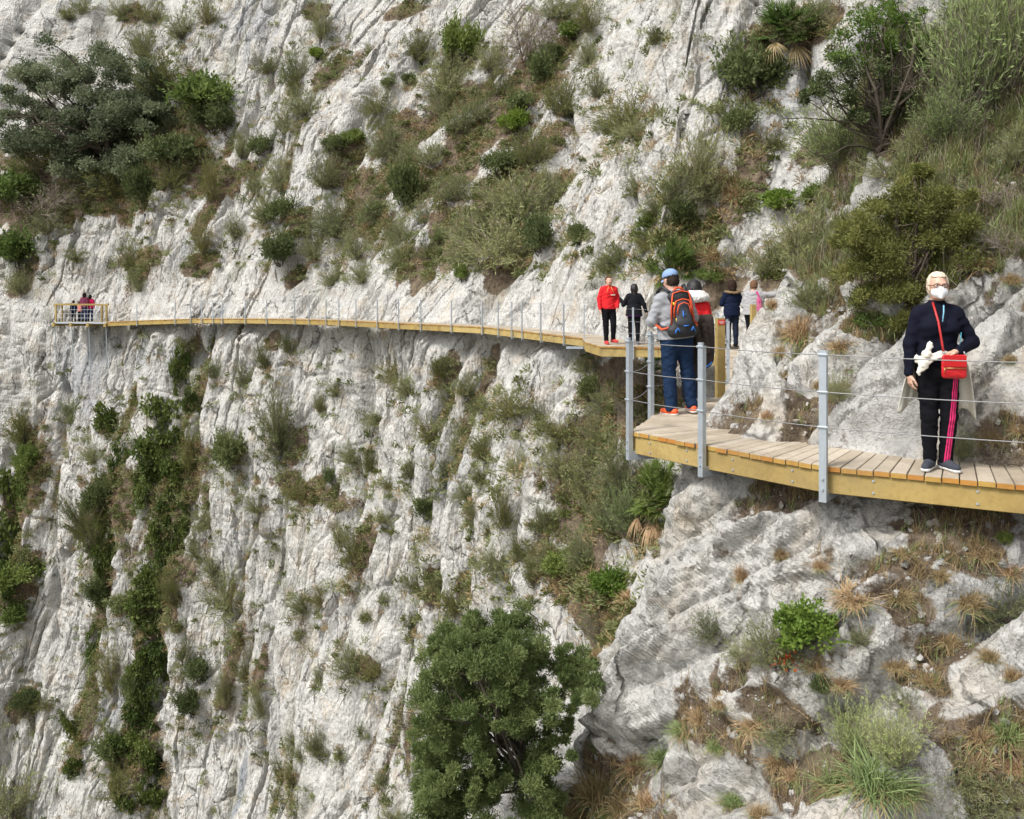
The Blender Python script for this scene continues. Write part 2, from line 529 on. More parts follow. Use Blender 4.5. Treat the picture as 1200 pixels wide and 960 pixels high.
def displacement(s, z, k, fine=True):
    wn = 1 - sstep(7.2, 9.0, k)                            # near hillside weight
    # ---- far cliff: steep rounded ribs with sharp grooves
    lean = 0.30 - 0.10 * sstep(18, 21, k)
    zz_ = z + 2.0
    q = s + lean * np.maximum(zz_, 0) + 0.10 * np.minimum(zz_, 0) + 0.9 * pn2(s / 7 + 3, z / 9, 40)
    g1 = np.abs(pn2(q / 2.7, z / 15.0, 1)); g2 = np.abs(pn2(q / 1.0 + 7, z / 12.0, 2)); g3 = np.abs(pn2(q / 0.40, z / 2.4 + 4, 3))
    F1, F2, ox, oy, hid = worley2(q / 2.1, z / 3.4, 4)
    wf1 = sstep(0.0, 0.16, F2 - F1)
    plane = wf1 * (_r1[(hid + 31) & 255] - 0.5) * 1.2 + wf1 * (ox * (_r2[(hid + 77) & 255] - 0.5) * 1.8 + oy * (_r3[hid & 255] - 0.3) * 1.4)
    crack = np.exp(-((F2 - F1) / 0.05) ** 2)
    G1, G2, gx, gy, gid = worley2(q / 0.55 + 11, z / 1.1, 5)
    plane2 = sstep(0.0, 0.2, G2 - G1) * ((_r1[(gid + 3) & 255] - 0.5) + gx * (_r2[gid & 255] - 0.5) * 1.6 + gy * (_r3[gid & 255] - 0.4) * 1.6)
    Df = 1.6 * pn2(s / 8.0, z / 16.0, 6) + 0.85 * (g1 ** 0.7 - 0.30) + 0.30 * (g2 ** 0.75 - 0.27) + 0.055 * (g3 ** 0.8 - 0.22) \
        + 0.34 * plane * (0.35 + g1) + 0.05 * plane2 - 0.14 * crack
    Df += 0.24 * fbm2(s / 1.8, z / 2.6, 60, 3) + 0.038 * fbm2(s / 0.42, z / 0.55, 62, 3)
    fis = np.exp(-(pn2(q / 2.1 + 5, z / 13.0, 68) / 0.035) ** 2) * sstep(-0.05, 0.3, pn2(s / 2.5, z / 4.5, 69))
    fis2 = np.exp(-(pn2(q / 0.9 + 2, z / 5.0, 30) / 0.045) ** 2) * sstep(0.05, 0.35, pn2(s / 1.6, z / 2.4, 31))
    Df -= 0.65 * fis + 0.26 * fis2
    pits = sstep(0.18, 0.55, pn2(s / 0.30, z / 0.42, 63)) + 0.6 * sstep(0.25, 0.6, pn2(s / 0.17, z / 0.2, 64))
    Df -= 0.040 * pits * (0.5 + sstep(-0.2, 0.4, pn2(s / 3.0, z / 3.0, 65)))
    # ---- near hillside: slabs leaning over with gullies of soil between
    q2 = s + 0.75 * z + 0.30 * pn2(s / 1.6 + 9, z / 1.6, 41)
    n1 = np.abs(pn2(q2 / 1.35 + 0.4, z / 5.0, 11)); n2 = np.abs(pn2(q2 / 0.5, z / 1.6, 12)); n3 = np.abs(pn2(q2 / 0.19, z / 0.55, 13))
    H1, H2, hx, hy, hh = worley2(q2 / 0.75, z / 1.35, 14)
    pl = sstep(0.0, 0.12, H2 - H1) * ((_r1[(hh + 9) & 255] - 0.5) * 1.2 + hx * (_r2[hh & 255] - 0.5) * 2.2 + hy * (_r3[hh & 255] - 0.25) * 1.8)
    ck = np.exp(-((H2 - H1) / 0.05) ** 2)
    J1, J2, jx, jy, jh = worley2(q2 / 0.24 + 5, z / 0.42, 15)
    pl2 = sstep(0.0, 0.18, J2 - J1) * ((_r1[(jh + 9) & 255] - 0.5) + jx * (_r2[jh & 255] - 0.5) * 1.8 + jy * (_r3[jh & 255] - 0.35) * 1.6)
    Dn = 0.45 * pn2(s / 3.0, z / 3.0, 16) + 0.90 * (n1 ** 0.65 - 0.30) + 0.28 * (n2 ** 0.8 - 0.24) + 0.05 * (n3 - 0.2) + 0.32 * pl + 0.095 * pl2 - 0.08 * ck
    Dn += 0.09 * fbm2(s / 0.6, z / 0.6, 61, 3)
    Dn -= 0.028 * (sstep(0.15, 0.5, pn2(s / 0.13, z / 0.13, 66)) + 0.6 * sstep(0.2, 0.5, pn2(s / 0.065, z / 0.065, 67)))
    groove = np.where(wn > 0.5, 1 - sstep(0.05, 0.30, n1 + 0.3 * pn2(s / 0.8, z / 0.8, 20)), 1 - sstep(0.03, 0.16, g1 + 0.12 * pn2(s / 2, z / 3, 21)))
    # soil: explicit patches and some of the grooves
    soil = np.zeros_like(s)
    nz = 0.55 * fbm2(s / 1.3, z / 1.6, 70, 4)
    nz_n = 0.55 * fbm2(s / 0.45, z / 0.45, 71, 4)
    nzz = nz * (1 - wn) + nz_n * wn
    for (ps, pz, rs, rz, st, ln) in SOIL:
        dz = (z - pz)
        r = np.sqrt(((s - ps + ln * dz) / rs) ** 2 + (dz / rz) ** 2)
        soil = np.maximum(soil, st * (1 - sstep(0.55, 1.25, r + 0.8 * nzz)))
    patchy = sstep(-0.05, 0.35, pn2(s / 4.5, z / 5.0, 22))
    low = sstep(-1.4, -2.2, z) if False else 1 - sstep(-2.2, -1.4, z)
    soil = np.maximum(soil, groove * patchy * (0.55 * (1 - wn) + 0.66 * wn * (1 - 0.6 * low * sstep(5.2, 6.0, k))))
    hi = sstep(-0.5, 0.6, z)
    soil = np.maximum(soil, (1 - sstep(6.3, 7.2, k)) * sstep(0.5, 1.6, z) * sstep(-0.28, 0.08, pn2(s / 1.6, z / 1.4, 28)))
    soil = np.maximum(soil, wn * hi * sstep(0.0, 0.5, pn2(s / 2.2, z / 2.0, 23) + 0.15) * 0.9)
    soil = np.maximum(soil, wn * sstep(-1.8, -3.2, z) * sstep(0.05, 0.5, pn2(s / 1.7, z / 1.5, 24) - 0.16) * 0.9 * (1 - sstep(5.0, 6.0, k)))
    for (ps, pz, rs, rz, st, ln) in BARE:
        dz = (z - pz)
        r = np.sqrt(((s - ps + ln * dz) / rs) ** 2 + (dz / rz) ** 2)
        soil = soil * (1 - st * (1 - sstep(0.6, 1.2, r + 0.9 * nzz)))
    stain = np.zeros_like(s)
    for (ps, pz, rs, rz, st, ln) in STAIN:
        dz = (z - pz)
        r = np.sqrt(((s - ps + ln * dz) / rs) ** 2 + (dz / rz) ** 2)
        stain = np.maximum(stain, st * (1 - sstep(0.2, 1.2, r + 0.9 * pn2(q / 0.5, z / 4.0, 26))))
    groove_tone = groove * 0.55 * sstep(-0.2, 0.4, pn2(s / 3.0, z / 4.0, 25))  # olive tone mask: follows the grooves, broken up by noise
    for (ps, pz, rs, rz, st, ln) in TONE_PATCH:
        r = np.sqrt(((s - ps) / rs) ** 2 + ((z - pz) / rz) ** 2)
        groove_tone = np.maximum(groove_tone, st * (1 - sstep(0.4, 1.3, r + 0.8 * nzz)))
    for (cz, cs, cw, cd) in CLEFT:
        sc = np.interp(z, cz, cs) + 0.35 * cw * pn2(s * 0 + 3, z / 1.7, 33)
        ends = sstep(cz[0] - 1.0, cz[0] + 1.5, z) * (1 - sstep(cz[-1] - 1.5, cz[-1] + 1.0, z))
        x_ = (s - sc) / (cw * (0.75 + 0.5 * pn2(s * 0 + 9, z / 2.3, 34)))
        Df = Df - cd * ends * np.exp(-np.abs(x_) ** 1.5)
    D = wn * Dn + (1 - wn) * Df
    sf = np.clip(soil, 0, 1)
    bumps = 0.05 * fbm2(s / 0.5, z / 0.5, 80, 4)
    Dsmooth = wn * (0.45 * pn2(s / 3.0, z / 3.0, 16) + 0.62 * (n1 ** 0.75 - 0.28) * 0.8 - 0.08) + (1 - wn) * (1.25 * pn2(s / 8.0, z / 16.0, 6) + 0.9 * (g1 ** 0.75 - 0.28) + 0.2 * fbm2(s / 2.2, z / 2.2, 60, 3) - 0.1)
    D = D * (1 - 0.8 * sf) + (Dsmooth + bumps) * 0.8 * sf
    # the walkway bench: nothing may stand out of the wall between deck and head height
    zd = -1.55 - 0.65 * sstep(16, 21, k)
    bench = sstep(zd - 0.9, zd - 0.15, z) * (1 - sstep(zd + 1.6, zd + 3.4, z))
    lim = 0.05 + 0.10 * pn2(s / 0.7, z / 0.7, 27) + 0.32 * (1 - sstep(5.6, 6.4, k)) * sstep(zd + 0.05, zd + 0.5, z)
    D = D - bench * np.maximum(D - lim, 0)
    D = D + bench * np.maximum(-0.45 - D, 0) * 0.6
    return D, soil, stain, groove_tone


def terrain_patch(k1, z1):
    X, Y, Z, DX, DY = base_surface(k1, z1)
    S = np.broadcast_to(s_of_k(k1)[:, None], X.shape).copy()
    K = np.broadcast_to(k1[:, None], X.shape).copy()
    D, soil, stain, groove_tone = displacement(S, Z, K)
    # displace along the true base normal
    P = np.stack([X, Y, Z], -1)
    du = np.gradient(P, axis=0); dv = np.gradient(P, axis=1)
    N = np.cross(du, dv)
    N /= np.linalg.norm(N, axis=-1, keepdims=True) + 1e-9
    sgn = np.sign(N[..., 0] * DX + N[..., 1] * DY)
    sgn[sgn == 0] = 1
    N *= sgn[..., None]
    P = P + N * D[..., None]
    return P, S, Z, soil, stain, groove_tone


def grid_faces(n, m):
    i = np.arange(n * m).reshape(n, m)
    return np.stack([i[:-1, :-1], i[1:, :-1], i[1:, 1:], i[:-1, 1:]], -1).reshape(-1, 4)


def zsamples(parts):
    out = []
    for a, b, st in parts:
        out.append(np.arange(a, b, st))
    return np.concatenate(out + [[parts[-1][1]]])


def ksamples(parts):
    out = []
    for ka, kb, step in parts:
        sa, sb = s_of_k(ka), s_of_k(kb)
        out.append(k_of_s(np.arange(sa, sb, step)))
    return np.concatenate(out + [[parts[-1][1]]])


# ---- coarse surface for locating things on the face
def make_bvh(k1, z1):
    P, S, Z, soil, stain, groove_tone = terrain_patch(k1, z1)
    n, m = S.shape
    F = grid_faces(n, m)
    bv = BVHTree.FromPolygons(P.reshape(-1, 3).tolist(), F.tolist())
    return bv, P, S, Z, F, n, m

ck1 = ksamples([(1.0, 8.0, 0.12), (8.0, 23.0, 0.3)])
cz1 = zsamples([(-46, -26, 2.0), (-26, -8, 0.4), (-8, 6, 0.12), (6, 28, 0.4)])
bv0, P0, S0, Z0, F0, n0, m0 = make_bvh(ck1, cz1)


def locate(x, y):
    """photo pixel -> (s, z, distance) on the face"""
    d = ray_dir(x, y)
    hit, nrm, idx, dist = bv0.ray_cast(Vector((0, 0, 0)), d.normalized())
    if hit is None: return None
    f = F0[idx][0]
    return S0.ravel()[f], hit.z, hit.y, nrm


def face_patch(lst, x, y, rx, ry, st=1.0, lean=None):
    r = locate(x, y)
    if r is None: return
    s, z, dep, nrm = r
    n2 = nrm if nrm.y < 0 else -nrm
    vd = ray_dir(x, y).normalized()
    hx = Vector((n2.x, n2.y, 0)).normalized()
    fore = max(0.35, abs(hx.dot(Vector((vd.x, vd.y, 0)).normalized())))
    lst.append((s, z, rx * dep / FPX / fore, ry * dep / FPX, st, 0.3 if lean is None else lean))


# soil and dead-grass ledges seen in the photograph (photo x, y, half width, half height)
for p in [
    # big vegetated ramp above the far boardwalk
    (610, 110, 40, 60), (560, 160, 55, 40), (520, 215, 55, 38), (470, 160, 40, 40), (450, 215, 40, 30), (590, 220, 40, 40),
    (540, 270, 55, 40), (600, 290, 45, 35), (500, 310, 40, 30), (620, 180, 30, 45), (640, 70, 20, 45), (440, 260, 35, 25), (530, 120, 40, 30),
    (385, 85, 18, 24), (400, 190, 22, 30), (345, 270, 14, 24), (410, 255, 22, 20), (580, 325, 16, 18), (490, 335, 16, 18),
    # under the oak
    (110, 190, 90, 40), (200, 150, 50, 50), (60, 240, 50, 35), (20, 270, 25, 40), (165, 310, 12, 22), (240, 250, 8, 40), (190, 205, 40, 25), (20, 330, 14, 30),
    (235, 310, 12, 18), (345, 325, 10, 14), (365, 12, 16, 10), (150, 15, 14, 14), (470, 15, 25, 12),
    # left of the lower wall
    (225, 455, 14, 55), (205, 560, 24, 55), (145, 480, 9, 55), (30, 560, 24, 70), (15, 680, 26, 45), (125, 590, 22, 45), (120, 700, 16, 45), (150, 880, 25, 45),
    (100, 820, 10, 45), (190, 700, 16, 60), (25, 820, 18, 22), (265, 780, 7, 60), (355, 575, 30, 18), (345, 520, 10, 30), (300, 790, 8, 40), (310, 400, 10, 12),
    (420, 640, 14, 35), (500, 690, 22, 30), (625, 665, 12, 25), (545, 690, 18, 22), (515, 440, 12, 25), (555, 450, 10, 45), (190, 610, 18, 60),
    (480, 860, 10, 60), (430, 780, 16, 14), (90, 870, 12, 30),
    # gully behind the near spur
    (730, 450, 40, 45), (700, 520, 40, 45), (760, 480, 40, 40), (690, 600, 35, 60), (670, 690, 40, 40), (830, 270, 22, 60), (860, 220, 22, 50), (840, 330, 30, 25), (875, 180, 18, 40),
    (920, 280, 30, 60), (800, 260, 14, 30), (740, 590, 40, 50),
    # hillside above the near deck
    (1000, 290, 90, 50), (960, 345, 36, 16), (1090, 240, 80, 60), (1160, 230, 60, 90), (1185, 350, 40, 40), (960, 170, 20, 30), (1080, 120, 60, 80), (1160, 100, 60, 70),
    (925, 420, 10, 44), (950, 475, 22, 24), (985, 445, 14, 20), (1190, 520, 40, 22), (1010, 380, 50, 14), (1100, 60, 90, 40), (1070, 300, 60, 50), (920, 30, 30, 30),
    # below the near deck
    (892, 620, 20, 48), (1070, 655, 75, 36), (1130, 620, 70, 24), (885, 572, 24, 12), (1010, 695, 36, 30), (1130, 760, 50, 30), (930, 760, 40, 50), (1100, 800, 50, 20),
    (700, 830, 14, 40), (730, 900, 60, 40), (890, 850, 30, 22), (930, 900, 30, 50), (1120, 880, 40, 40), (720, 700, 26, 24), (1040, 740, 30, 20), (820, 860, 30, 22), (1170, 900, 40, 50), (840, 790, 16, 40),
]:
    face_patch(SOIL, *p)
for p in [(75, 430, 8, 60, 0.5, 0.0), (95, 440, 10, 70, 0.7, 0.0), (108, 450, 8, 80, 0.6, 0.0), (125, 420, 5, 50, 0.4, 0.0), (165, 420, 20, 25, 0.5, 0.3), (205, 430, 20, 30, 0.5, 0.3), (238, 430, 14, 70, 0.5, 0.1),
          (283, 920, 8, 50, 0.9, 0.1), (130, 840, 22, 40, 0.5, 0.1), (530, 560, 20, 40, 0.4, 0.3), (270, 640, 20, 40, 0.3, 0.2), (660, 420, 25, 30, 0.35, 0.3), (300, 25, 30, 40, 0.5, 0.0),
          (190, 620, 8, 30, 0.5, 0.1), (200, 300, 12, 15, 0.4, 0.1), (540, 940, 8, 30, 0.3, 0.1), (960, 100, 40, 60, 0.4, 0.5)]:
    face_patch(STAIN, *p)

for p in [(805, 620, 42, 70, 1, .5), (775, 720, 40, 70, 1, .4), (850, 730, 50, 60, .9, .5), (960, 635, 70, 32, 1, .8), (830, 915, 60, 34, .95, .6), (745, 810, 34, 70, .9, .4), (1130, 795, 26, 44, .8, .3),
          (1190, 740, 20, 40, .9, .3), (860, 690, 22, 60, .9, .5), (730, 650, 34, 26, .9, .3), (955, 110, 26, 60, .9, .5), (895, 265, 18, 60, .9, .3), (1190, 340, 24, 26, .9, .3),
          (1120, 420, 60, 70, .85, .4), (1010, 450, 40, 80, .8, .6), (900, 430, 26, 50, .8, .7)]:
    face_patch(BARE, *p)

def cleft(pts, w, depth):
    q = []
    for x, y in pts:
        r = locate(x, y)
        if r: q.append((r[1], r[0]))
    q.sort()
    CLEFT.append((np.array([a for a, b in q]), np.array([b for a, b in q]), w, depth))
for c_ in [([(230, 392), (226, 440), (203, 520), (206, 600), (196, 660), (182, 720), (178, 800), (174, 860), (178, 955)], .85, 1.5), ([(147, 440), (138, 520), (122, 600), (116, 700), (100, 800), (90, 880)], .55, .9), ([(30, 480), (20, 560), (10, 690)], .8, 1.0),
           ([(430, 400), (420, 520), (412, 650)], .45, .6), ([(562, 400), (548, 480)], .4, .7), ([(335, 400), (328, 480), (322, 560)], .4, .6), ([(520, 420), (505, 500), (498, 610)], .4, .6), ([(638, 560), (625, 640), (612, 700)], .4, .6),
           ([(300, 600), (268, 700), (258, 860)], .4, .5), ([(372, 680), (350, 780), (335, 920)], .35, .5), ([(598, 325), (640, 240), (664, 190), (668, 100)], .6, 1.1), ([(486, 330), (512, 250), (540, 160)], .5, .7), ([(236, 330), (268, 220), (300, 110)], .4, .7),
           ([(165, 325), (190, 250), (215, 200)], .4, .6), ([(392, 220), (420, 140), (445, 60)], .45, .7), ([(722, 320), (735, 200), (775, 60)], .35, .6), ([(690, 300), (705, 190), (735, 60)], .3, .45), ([(60, 330), (45, 250), (60, 180)], .5, .7), ([(345, 330), (362, 230), (380, 150)], .35, .5),
           ([(455, 420), (440, 520), (432, 600)], .3, .4), ([(385, 420), (372, 520)], .3, .4), ([(590, 540), (580, 640)], .3, .45), ([(480, 620), (470, 720)], .35, .45), ([(70, 480), (62, 640), (60, 780)], .35, .5)]:
    cleft(*c_)

rock_k_near = ksamples([(0.0, 2.6, 0.10), (2.6, 3.2, 0.04), (3.2, 7.6, 0.0225), (7.6, 9.0, 0.05)])
rock_z_near = zsamples([(-46, -16, 1.2), (-16, -8, 0.15), (-8, -5.2, 0.045), (-5.2, 3.4, 0.0225), (3.4, 6.0, 0.035), (6.0, 10, 0.12), (10, 28, 0.6)])
rock_k_far = ksamples([(8.9, 13.0, 0.055), (13.0, 16.5, 0.055), (16.5, 22.2, 0.068), (22.2, 24.0, 0.4)])
rock_z_far = zsamples([(-46, -34, 1.0), (-34, -28, 0.2), (-28, -12, 0.075), (-12, 6, 0.06), (6, 20, 0.068), (20, 28, 0.2)])


def build_terrain(name, k1, z1, label):
    P, S, Z, soil, stain, groove_tone = terrain_patch(k1, z1)
    n, m = S.shape
    me = mesh_np(name, P.reshape(-1, 3), grid_faces(n, m), M['rock'], smooth=False,
                 attrs={'soil': soil.ravel(), 'stain': stain.ravel(), 'groove_tone': groove_tone.ravel()})
    o = link(name, me)
    tag(o, label, None, kind='structure')
    return o, P, soil


near_hill, Pn, soil_n = build_terrain('rocky_hillside_terrain', rock_k_near, rock_z_near, 'near slope of pale limestone slabs and brown soil')
far_cliff, Pf, soil_f = build_terrain('cliff_terrain', rock_k_far, rock_z_far, 'pale limestone cliff the boardwalk is fixed to')
# valley floor far below, out of view
vf = MB()
vf.add([(-160, -120, -45.5), (160, -120, -45.5), (160, 140, -45.5), (-160, 140, -45.5)], [(0, 1, 2, 3)], 0.5)
valley = vf.build('valley_ground', plain('valley_soil', (0.16, 0.15, 0.09), 0.95, 0, 0.3, 0.2))
tag(valley, 'scrubby floor of the gorge far below', kind='structure')


# ---- final lookup for planting: decimated copies of the real surfaces
def deci(P, a, b):
    Q = P[::a, ::b]
    return Q.reshape(-1, 3), grid_faces(*Q.shape[:2])
Va, Fa = deci(Pn, 3, 3); Vb, Fb = deci(Pf, 3, 3)
NSPLIT = len(Fa)
BV = BVHTree.FromPolygons(np.concatenate([Va, Vb]).tolist(), np.concatenate([Fa, Fb + len(Va)]).tolist())


def ground_hit(x, y):
    d = ray_dir(x, y).normalized()
    hit, nrm, idx, dist = BV.ray_cast(Vector((0, 0, 0)), d)
    if hit is None: return None
    if nrm.dot(d) > 0: nrm = -nrm
    return hit, nrm
# ================================================================== BOARDWALK
UP = np.array([0, 0, 1.0])
def npv(*a): return np.array(a, float)
def unit(v):
    v = np.asarray(v, float); return v / (np.linalg.norm(v) + 1e-12)


def lay_planks(mb, o0, o1, i0, i1, pw=0.122, gap=0.009, th=0.045, rng=None):
    """planks between the outer edge o0-o1 and the inner edge i0-i1 (top face at z)"""
    L = max(np.linalg.norm(o1 - o0), np.linalg.norm(i1 - i0))
    n = max(1, int(round(L / (pw + gap))))
    for j in range(n):
        g = gap / L
        t0, t1 = j / n + g / 2, (j + 1) / n - g / 2
        a, b = o0 + (o1 - o0) * t0, o0 + (o1 - o0) * t1
        c, d = i0 + (i1 - i0) * t1, i0 + (i1 - i0) * t0
        out = unit((a + b) / 2 - (c + d) / 2)
        e = rng.uniform(-0.012, 0.012)
        a = a + out * e; b = b + out * e
        dz = rng.uniform(-0.002, 0.002)
        top = [p + UP * dz for p in (a, b, c, d)]
        bot = [p - UP * th for p in top]
        ins = unit(b - a) * 0.004                      # eased edges
        lo = [p - UP * 0.005 for p in top]
        top = [top[0] + ins, top[1] - ins, top[2] - ins, top[3] + ins]
        V = top + lo + bot
        # top, bevel ring, sides
        F = [(0, 1, 2, 3), (8, 11, 10, 9)]
        for r in (0, 4):
            for s in range(4):
                s2 = (s + 1) % 4
                F.append((r + s, r + 4 + s, r + 4 + s2, r + s2))
        mat = [0, 0] + [0] * 4 + [1, 0, 0, 0]
        for f, mi in zip(F, mat):
            pass
        tint = rng.random()
        base = mb.n
        mb.add(V, F, tint, 0)
        k = len(mb.m) - len(F)
        mb.m[k + 6] = 1                                 # the sawn end at the valley side


def beam_piece(name, parent, a, b, h, w, mat, rng, drop):
    """long timber from a to b hung 'drop' below the walking surface"""
    d = unit(b - a); side = unit(np.cross(d, UP)); up = np.cross(side, d)
    mb = MB(); c = (a + b) / 2 - UP * (drop + h / 2)
    mb.box(c, d, side, up, np.linalg.norm(b - a) / 2, w / 2, h / 2, 0.006, rng.random())
    return mb.build(name, mat, parent)


def beam_bolts(parent, a, b, n, drop):
    d = unit(b - a); side = unit(np.cross(d, UP))
    side = side if side[1] < 0 else -side
    for i in range(n):
        p = a + (b - a) * ((i + .5) / n) - UP * drop
        for dz in (-.05, .05):
            mb = MB(); mb.tube([p + UP * dz + side * .020, p + UP * dz + side * .031], .011, 6); mb.build('bolt', M['steel'], parent)


def steel_post(parent, base, inward, top=1.0, low=0.30, s=1.0, arm=0.75):
    """galvanised channel post bolted to the outer beam, with its cantilever arm under the deck"""
    t = unit(np.cross(UP, inward))
    W, D, k = 0.032 * s, 0.05 * s, 0.007 * s
    prof = [(-W, 0), (W, 0), (W, D), (W - k, D), (W - k, k), (-W + k, k), (-W + k, D), (-W, D)]
    mb = MB()
    n = -inward
    mb.extrude(prof, base - UP * low, base + UP * (top - 0.03), t, -n)
    mb.extrude([(-W, 0), (W, 0), (W * 0.75, D * 0.6), (-W * 0.75, D * 0.6)], base + UP * (top - 0.03), base + UP * top, t, -n)
    for zz in (0.96, 0.64, 0.34):
        mb.tube([base + UP * zz - t * 0.045 * s, base + UP * zz + t * 0.045 * s], 0.012 * s, 6)
    for zz in (-0.10, -0.19):
        mb.tube([base + UP * zz - n * -0.004, base + UP * zz + n * 0.014], 0.011 * s, 6)
    post = mb.build('post', M['steel'], parent)
    if arm > 0:
        ab = MB()
        a = base - UP * (low - 0.05) + inward * 0.05
        H = 0.05 * s
        ab.extrude([(-H, -0.03 * s), (H, -0.03 * s), (H, -0.022 * s), (-H + 0.008, -0.022 * s), (-H + 0.008, 0.03 * s), (-H, 0.03 * s)],
                   a, a + inward * arm, UP, t)
        ab.build('bracket', M['steel'], post)
    return post


def cables(parent, bases, heights=(0.96, 0.64, 0.34), r=0.0045, sag=0.012, inward=None):
    for h in heights:
        mb = MB()
        pts = []
        for i in range(len(bases) - 1):
            a, b = bases[i] + UP * h, bases[i + 1] + UP * h
            for q in range(6):
                t = q / 6
                pts.append(a + (b - a) * t - UP * sag * 4 * t * (1 - t))
        pts.append(bases[-1] + UP * h)
        mb.tube(pts, r, 5)
        mb.build('cable', M['cable'], parent, True)


def walkway(root, outer, inner, rng, beam_h=0.19, posts=None, low=0.30, arm=0.75, bolts=False):
    """outer/inner: lists of plan points with z of the walking surface; posts: distances along outer or None"""
    deck = MB()
    for i in range(len(outer) - 1):
        lay_planks(deck, outer[i], outer[i + 1], inner[i], inner[i + 1], rng=rng)
    deck.build('deck', [M['deck'], M['endgrain']], root)
    for i in range(len(outer) - 1):
        d = unit(outer[i + 1] - outer[i]); inw = unit(inner[i] + inner[i + 1] - outer[i] - outer[i + 1])
        g = d * 0.004
        o = inw * 0.045
        beam_piece('edge_beam', root, outer[i] + o + g, outer[i + 1] + o - g, beam_h, 0.045, M['beam'], rng, 0.047)
        if bolts: beam_bolts(root, outer[i] + o, outer[i + 1] + o, 2, 0.047 + beam_h / 2)
        o = -inw * 0.25
        beam_piece('inner_beam', root, inner[i] + o + g, inner[i + 1] + o - g, beam_h, 0.045, M['beam'], rng, 0.047)


rngb = np.random.default_rng(21)
ZD = -1.55
def P3(l, z=ZD): return [npv(x, y, z if len(q) < 1 else q[0]) for x, y, *q in l]

# ---- near stretch
bw_near = empty('boardwalk', (2.7, 8.5, ZD), 0, 'near plank boardwalk with galvanised posts curving round the rock spur', 'boardwalk')
out_n = P3([(6.9, 5.4), (5.35, 6.55), (4.05, 7.28), (2.69, 8.07), (1.875, 9.12), (1.27, 10.0)])
inn_n = P3([(7.7, 6.3), (5.95, 7.55), (4.45, 8.3), (3.3, 9.0), (2.72, 9.9), (2.35, 10.45)])
def localise(root):
    """children were built in world space: shift them so the Empty sits at the thing's base"""
    Mi = Matrix.Translation(-root.location)
    def rec(o):
        for c in list(o.children):
            if c.type == 'MESH' and o is root:
                c.data.transform(Mi)
            elif c.type == 'MESH':
                c.data.transform(Mi)
            rec(c)
    rec(root)
walkway(bw_near, out_n, inn_n, rngb, bolts=True)
pb = []
for i, b in enumerate([out_n[1], out_n[2] * 0.0 + npv(4.12, 7.24, ZD), out_n[3], out_n[4], out_n[5]]):
    pass
posts_n = [(npv(5.35, 6.55, ZD), (0.5, 0.85)), (npv(4.25, 7.17, ZD), (0.45, 0.9)), (out_n[3], (0.58, 0.81)), (out_n[4], (0.83, 0.55)), (npv(1.285, 9.99, ZD), (0.92, 0.38))]
for b, iw in posts_n:
    iw = unit(npv(iw[0], iw[1], 0)); bb = b - iw * 0.065
    pb.append(bb + iw * 0.02)
    steel_post(bw_near, bb, iw, arm=0.65)
# ---- turn into the gully: the man with the backpack stands at its start
out_g = P3([(1.27, 10.0), (1.71, 11.3), (2.3, 12.05), (2.9, 13.2), (3.58, 15.4), (3.98, 17.5), (4.42, 20.0), (4.62, 23.15)])
inn_g = P3([(2.35, 10.45), (2.95, 10.95), (3.35, 11.6), (3.85, 12.85), (4.6, 15.1), (5.05, 17.2), (5.5, 19.6), (6.75, 22.6)])
walkway(bw_near, out_g, inn_g, rngb)
posts_g = [(npv(1.70, 11.28, ZD), (0.9, 0.4)), (out_g[4], (0.96, -0.25)), (out_g[5], (0.98, -0.2)), (out_g[6], (0.98, -0.16))]
pg = [pb[-1]]
for b, iw in posts_g:
    iw = unit(npv(iw[0], iw[1], 0)); bb = b - iw * 0.06
    pg.append(bb + iw * 0.02)
    steel_post(bw_near, bb, iw, arm=0.6)
cables(bw_near, pb, sag=0.01)
cables(bw_near, [pg[0], pg[1]], sag=0.035)
cables(bw_near, [pg[1], npv(2.88, 13.16, ZD), pg[2], pg[3], pg[4], npv(4.6, 23.2, ZD)], sag=0.02)
localise(bw_near)

# ---- head of the gully and the long stretch across the face
bw_far = empty('boardwalk', (2.2, 24.2, ZD), 0, 'long yellow timber boardwalk running across the cliff to the far platform', 'boardwalk')
out_f = P3([(4.66, 23.2), (3.7, 23.75), (2.27, 24.05), (2.02, 26.0), (2.1, 28.0), (0.62, 31.7), (-1.06, 35.5), (-2.9, 37.75, -1.56), (-4.85, 40.0, -1.58), (-6.5, 42.0, -1.59),
            (-8.1, 44.0, -1.61), (-11.15, 48.0, -1.70), (-14.4, 50.2, -1.75), (-17.7, 52.1, -1.82), (-20.9, 54.4, -1.98), (-24.4, 56.5, -2.17)])
inn_f = []
for i, p in enumerate(out_f):
    a = out_f[max(i - 1, 0)]; b = out_f[min(i + 1, len(out_f) - 1)]
    d = unit(b - a); nrm = unit(np.cross(d, UP)); nrm = nrm if nrm[1] > 0 else -nrm
    inn_f.append(p + nrm * 1.15)
inn_f[0] = npv(6.7, 24.6, ZD); inn_f[1] = npv(4.6, 25.6, ZD); inn_f[2] = npv(3.5, 25.9, ZD); inn_f[3] = npv(3.25, 26.6, ZD); inn_f[4] = npv(3.1, 28.3, ZD)
walkway(bw_far, out_f, inn_f, rngb, beam_h=0.22)
seg_px = [(CX + FPX * p[0] / p[1]) for p in out_f]
bases = [out_f[1], out_f[2]]
norms = [unit(npv(0.1, 1, 0)), unit(npv(0.3, 0.9, 0))]
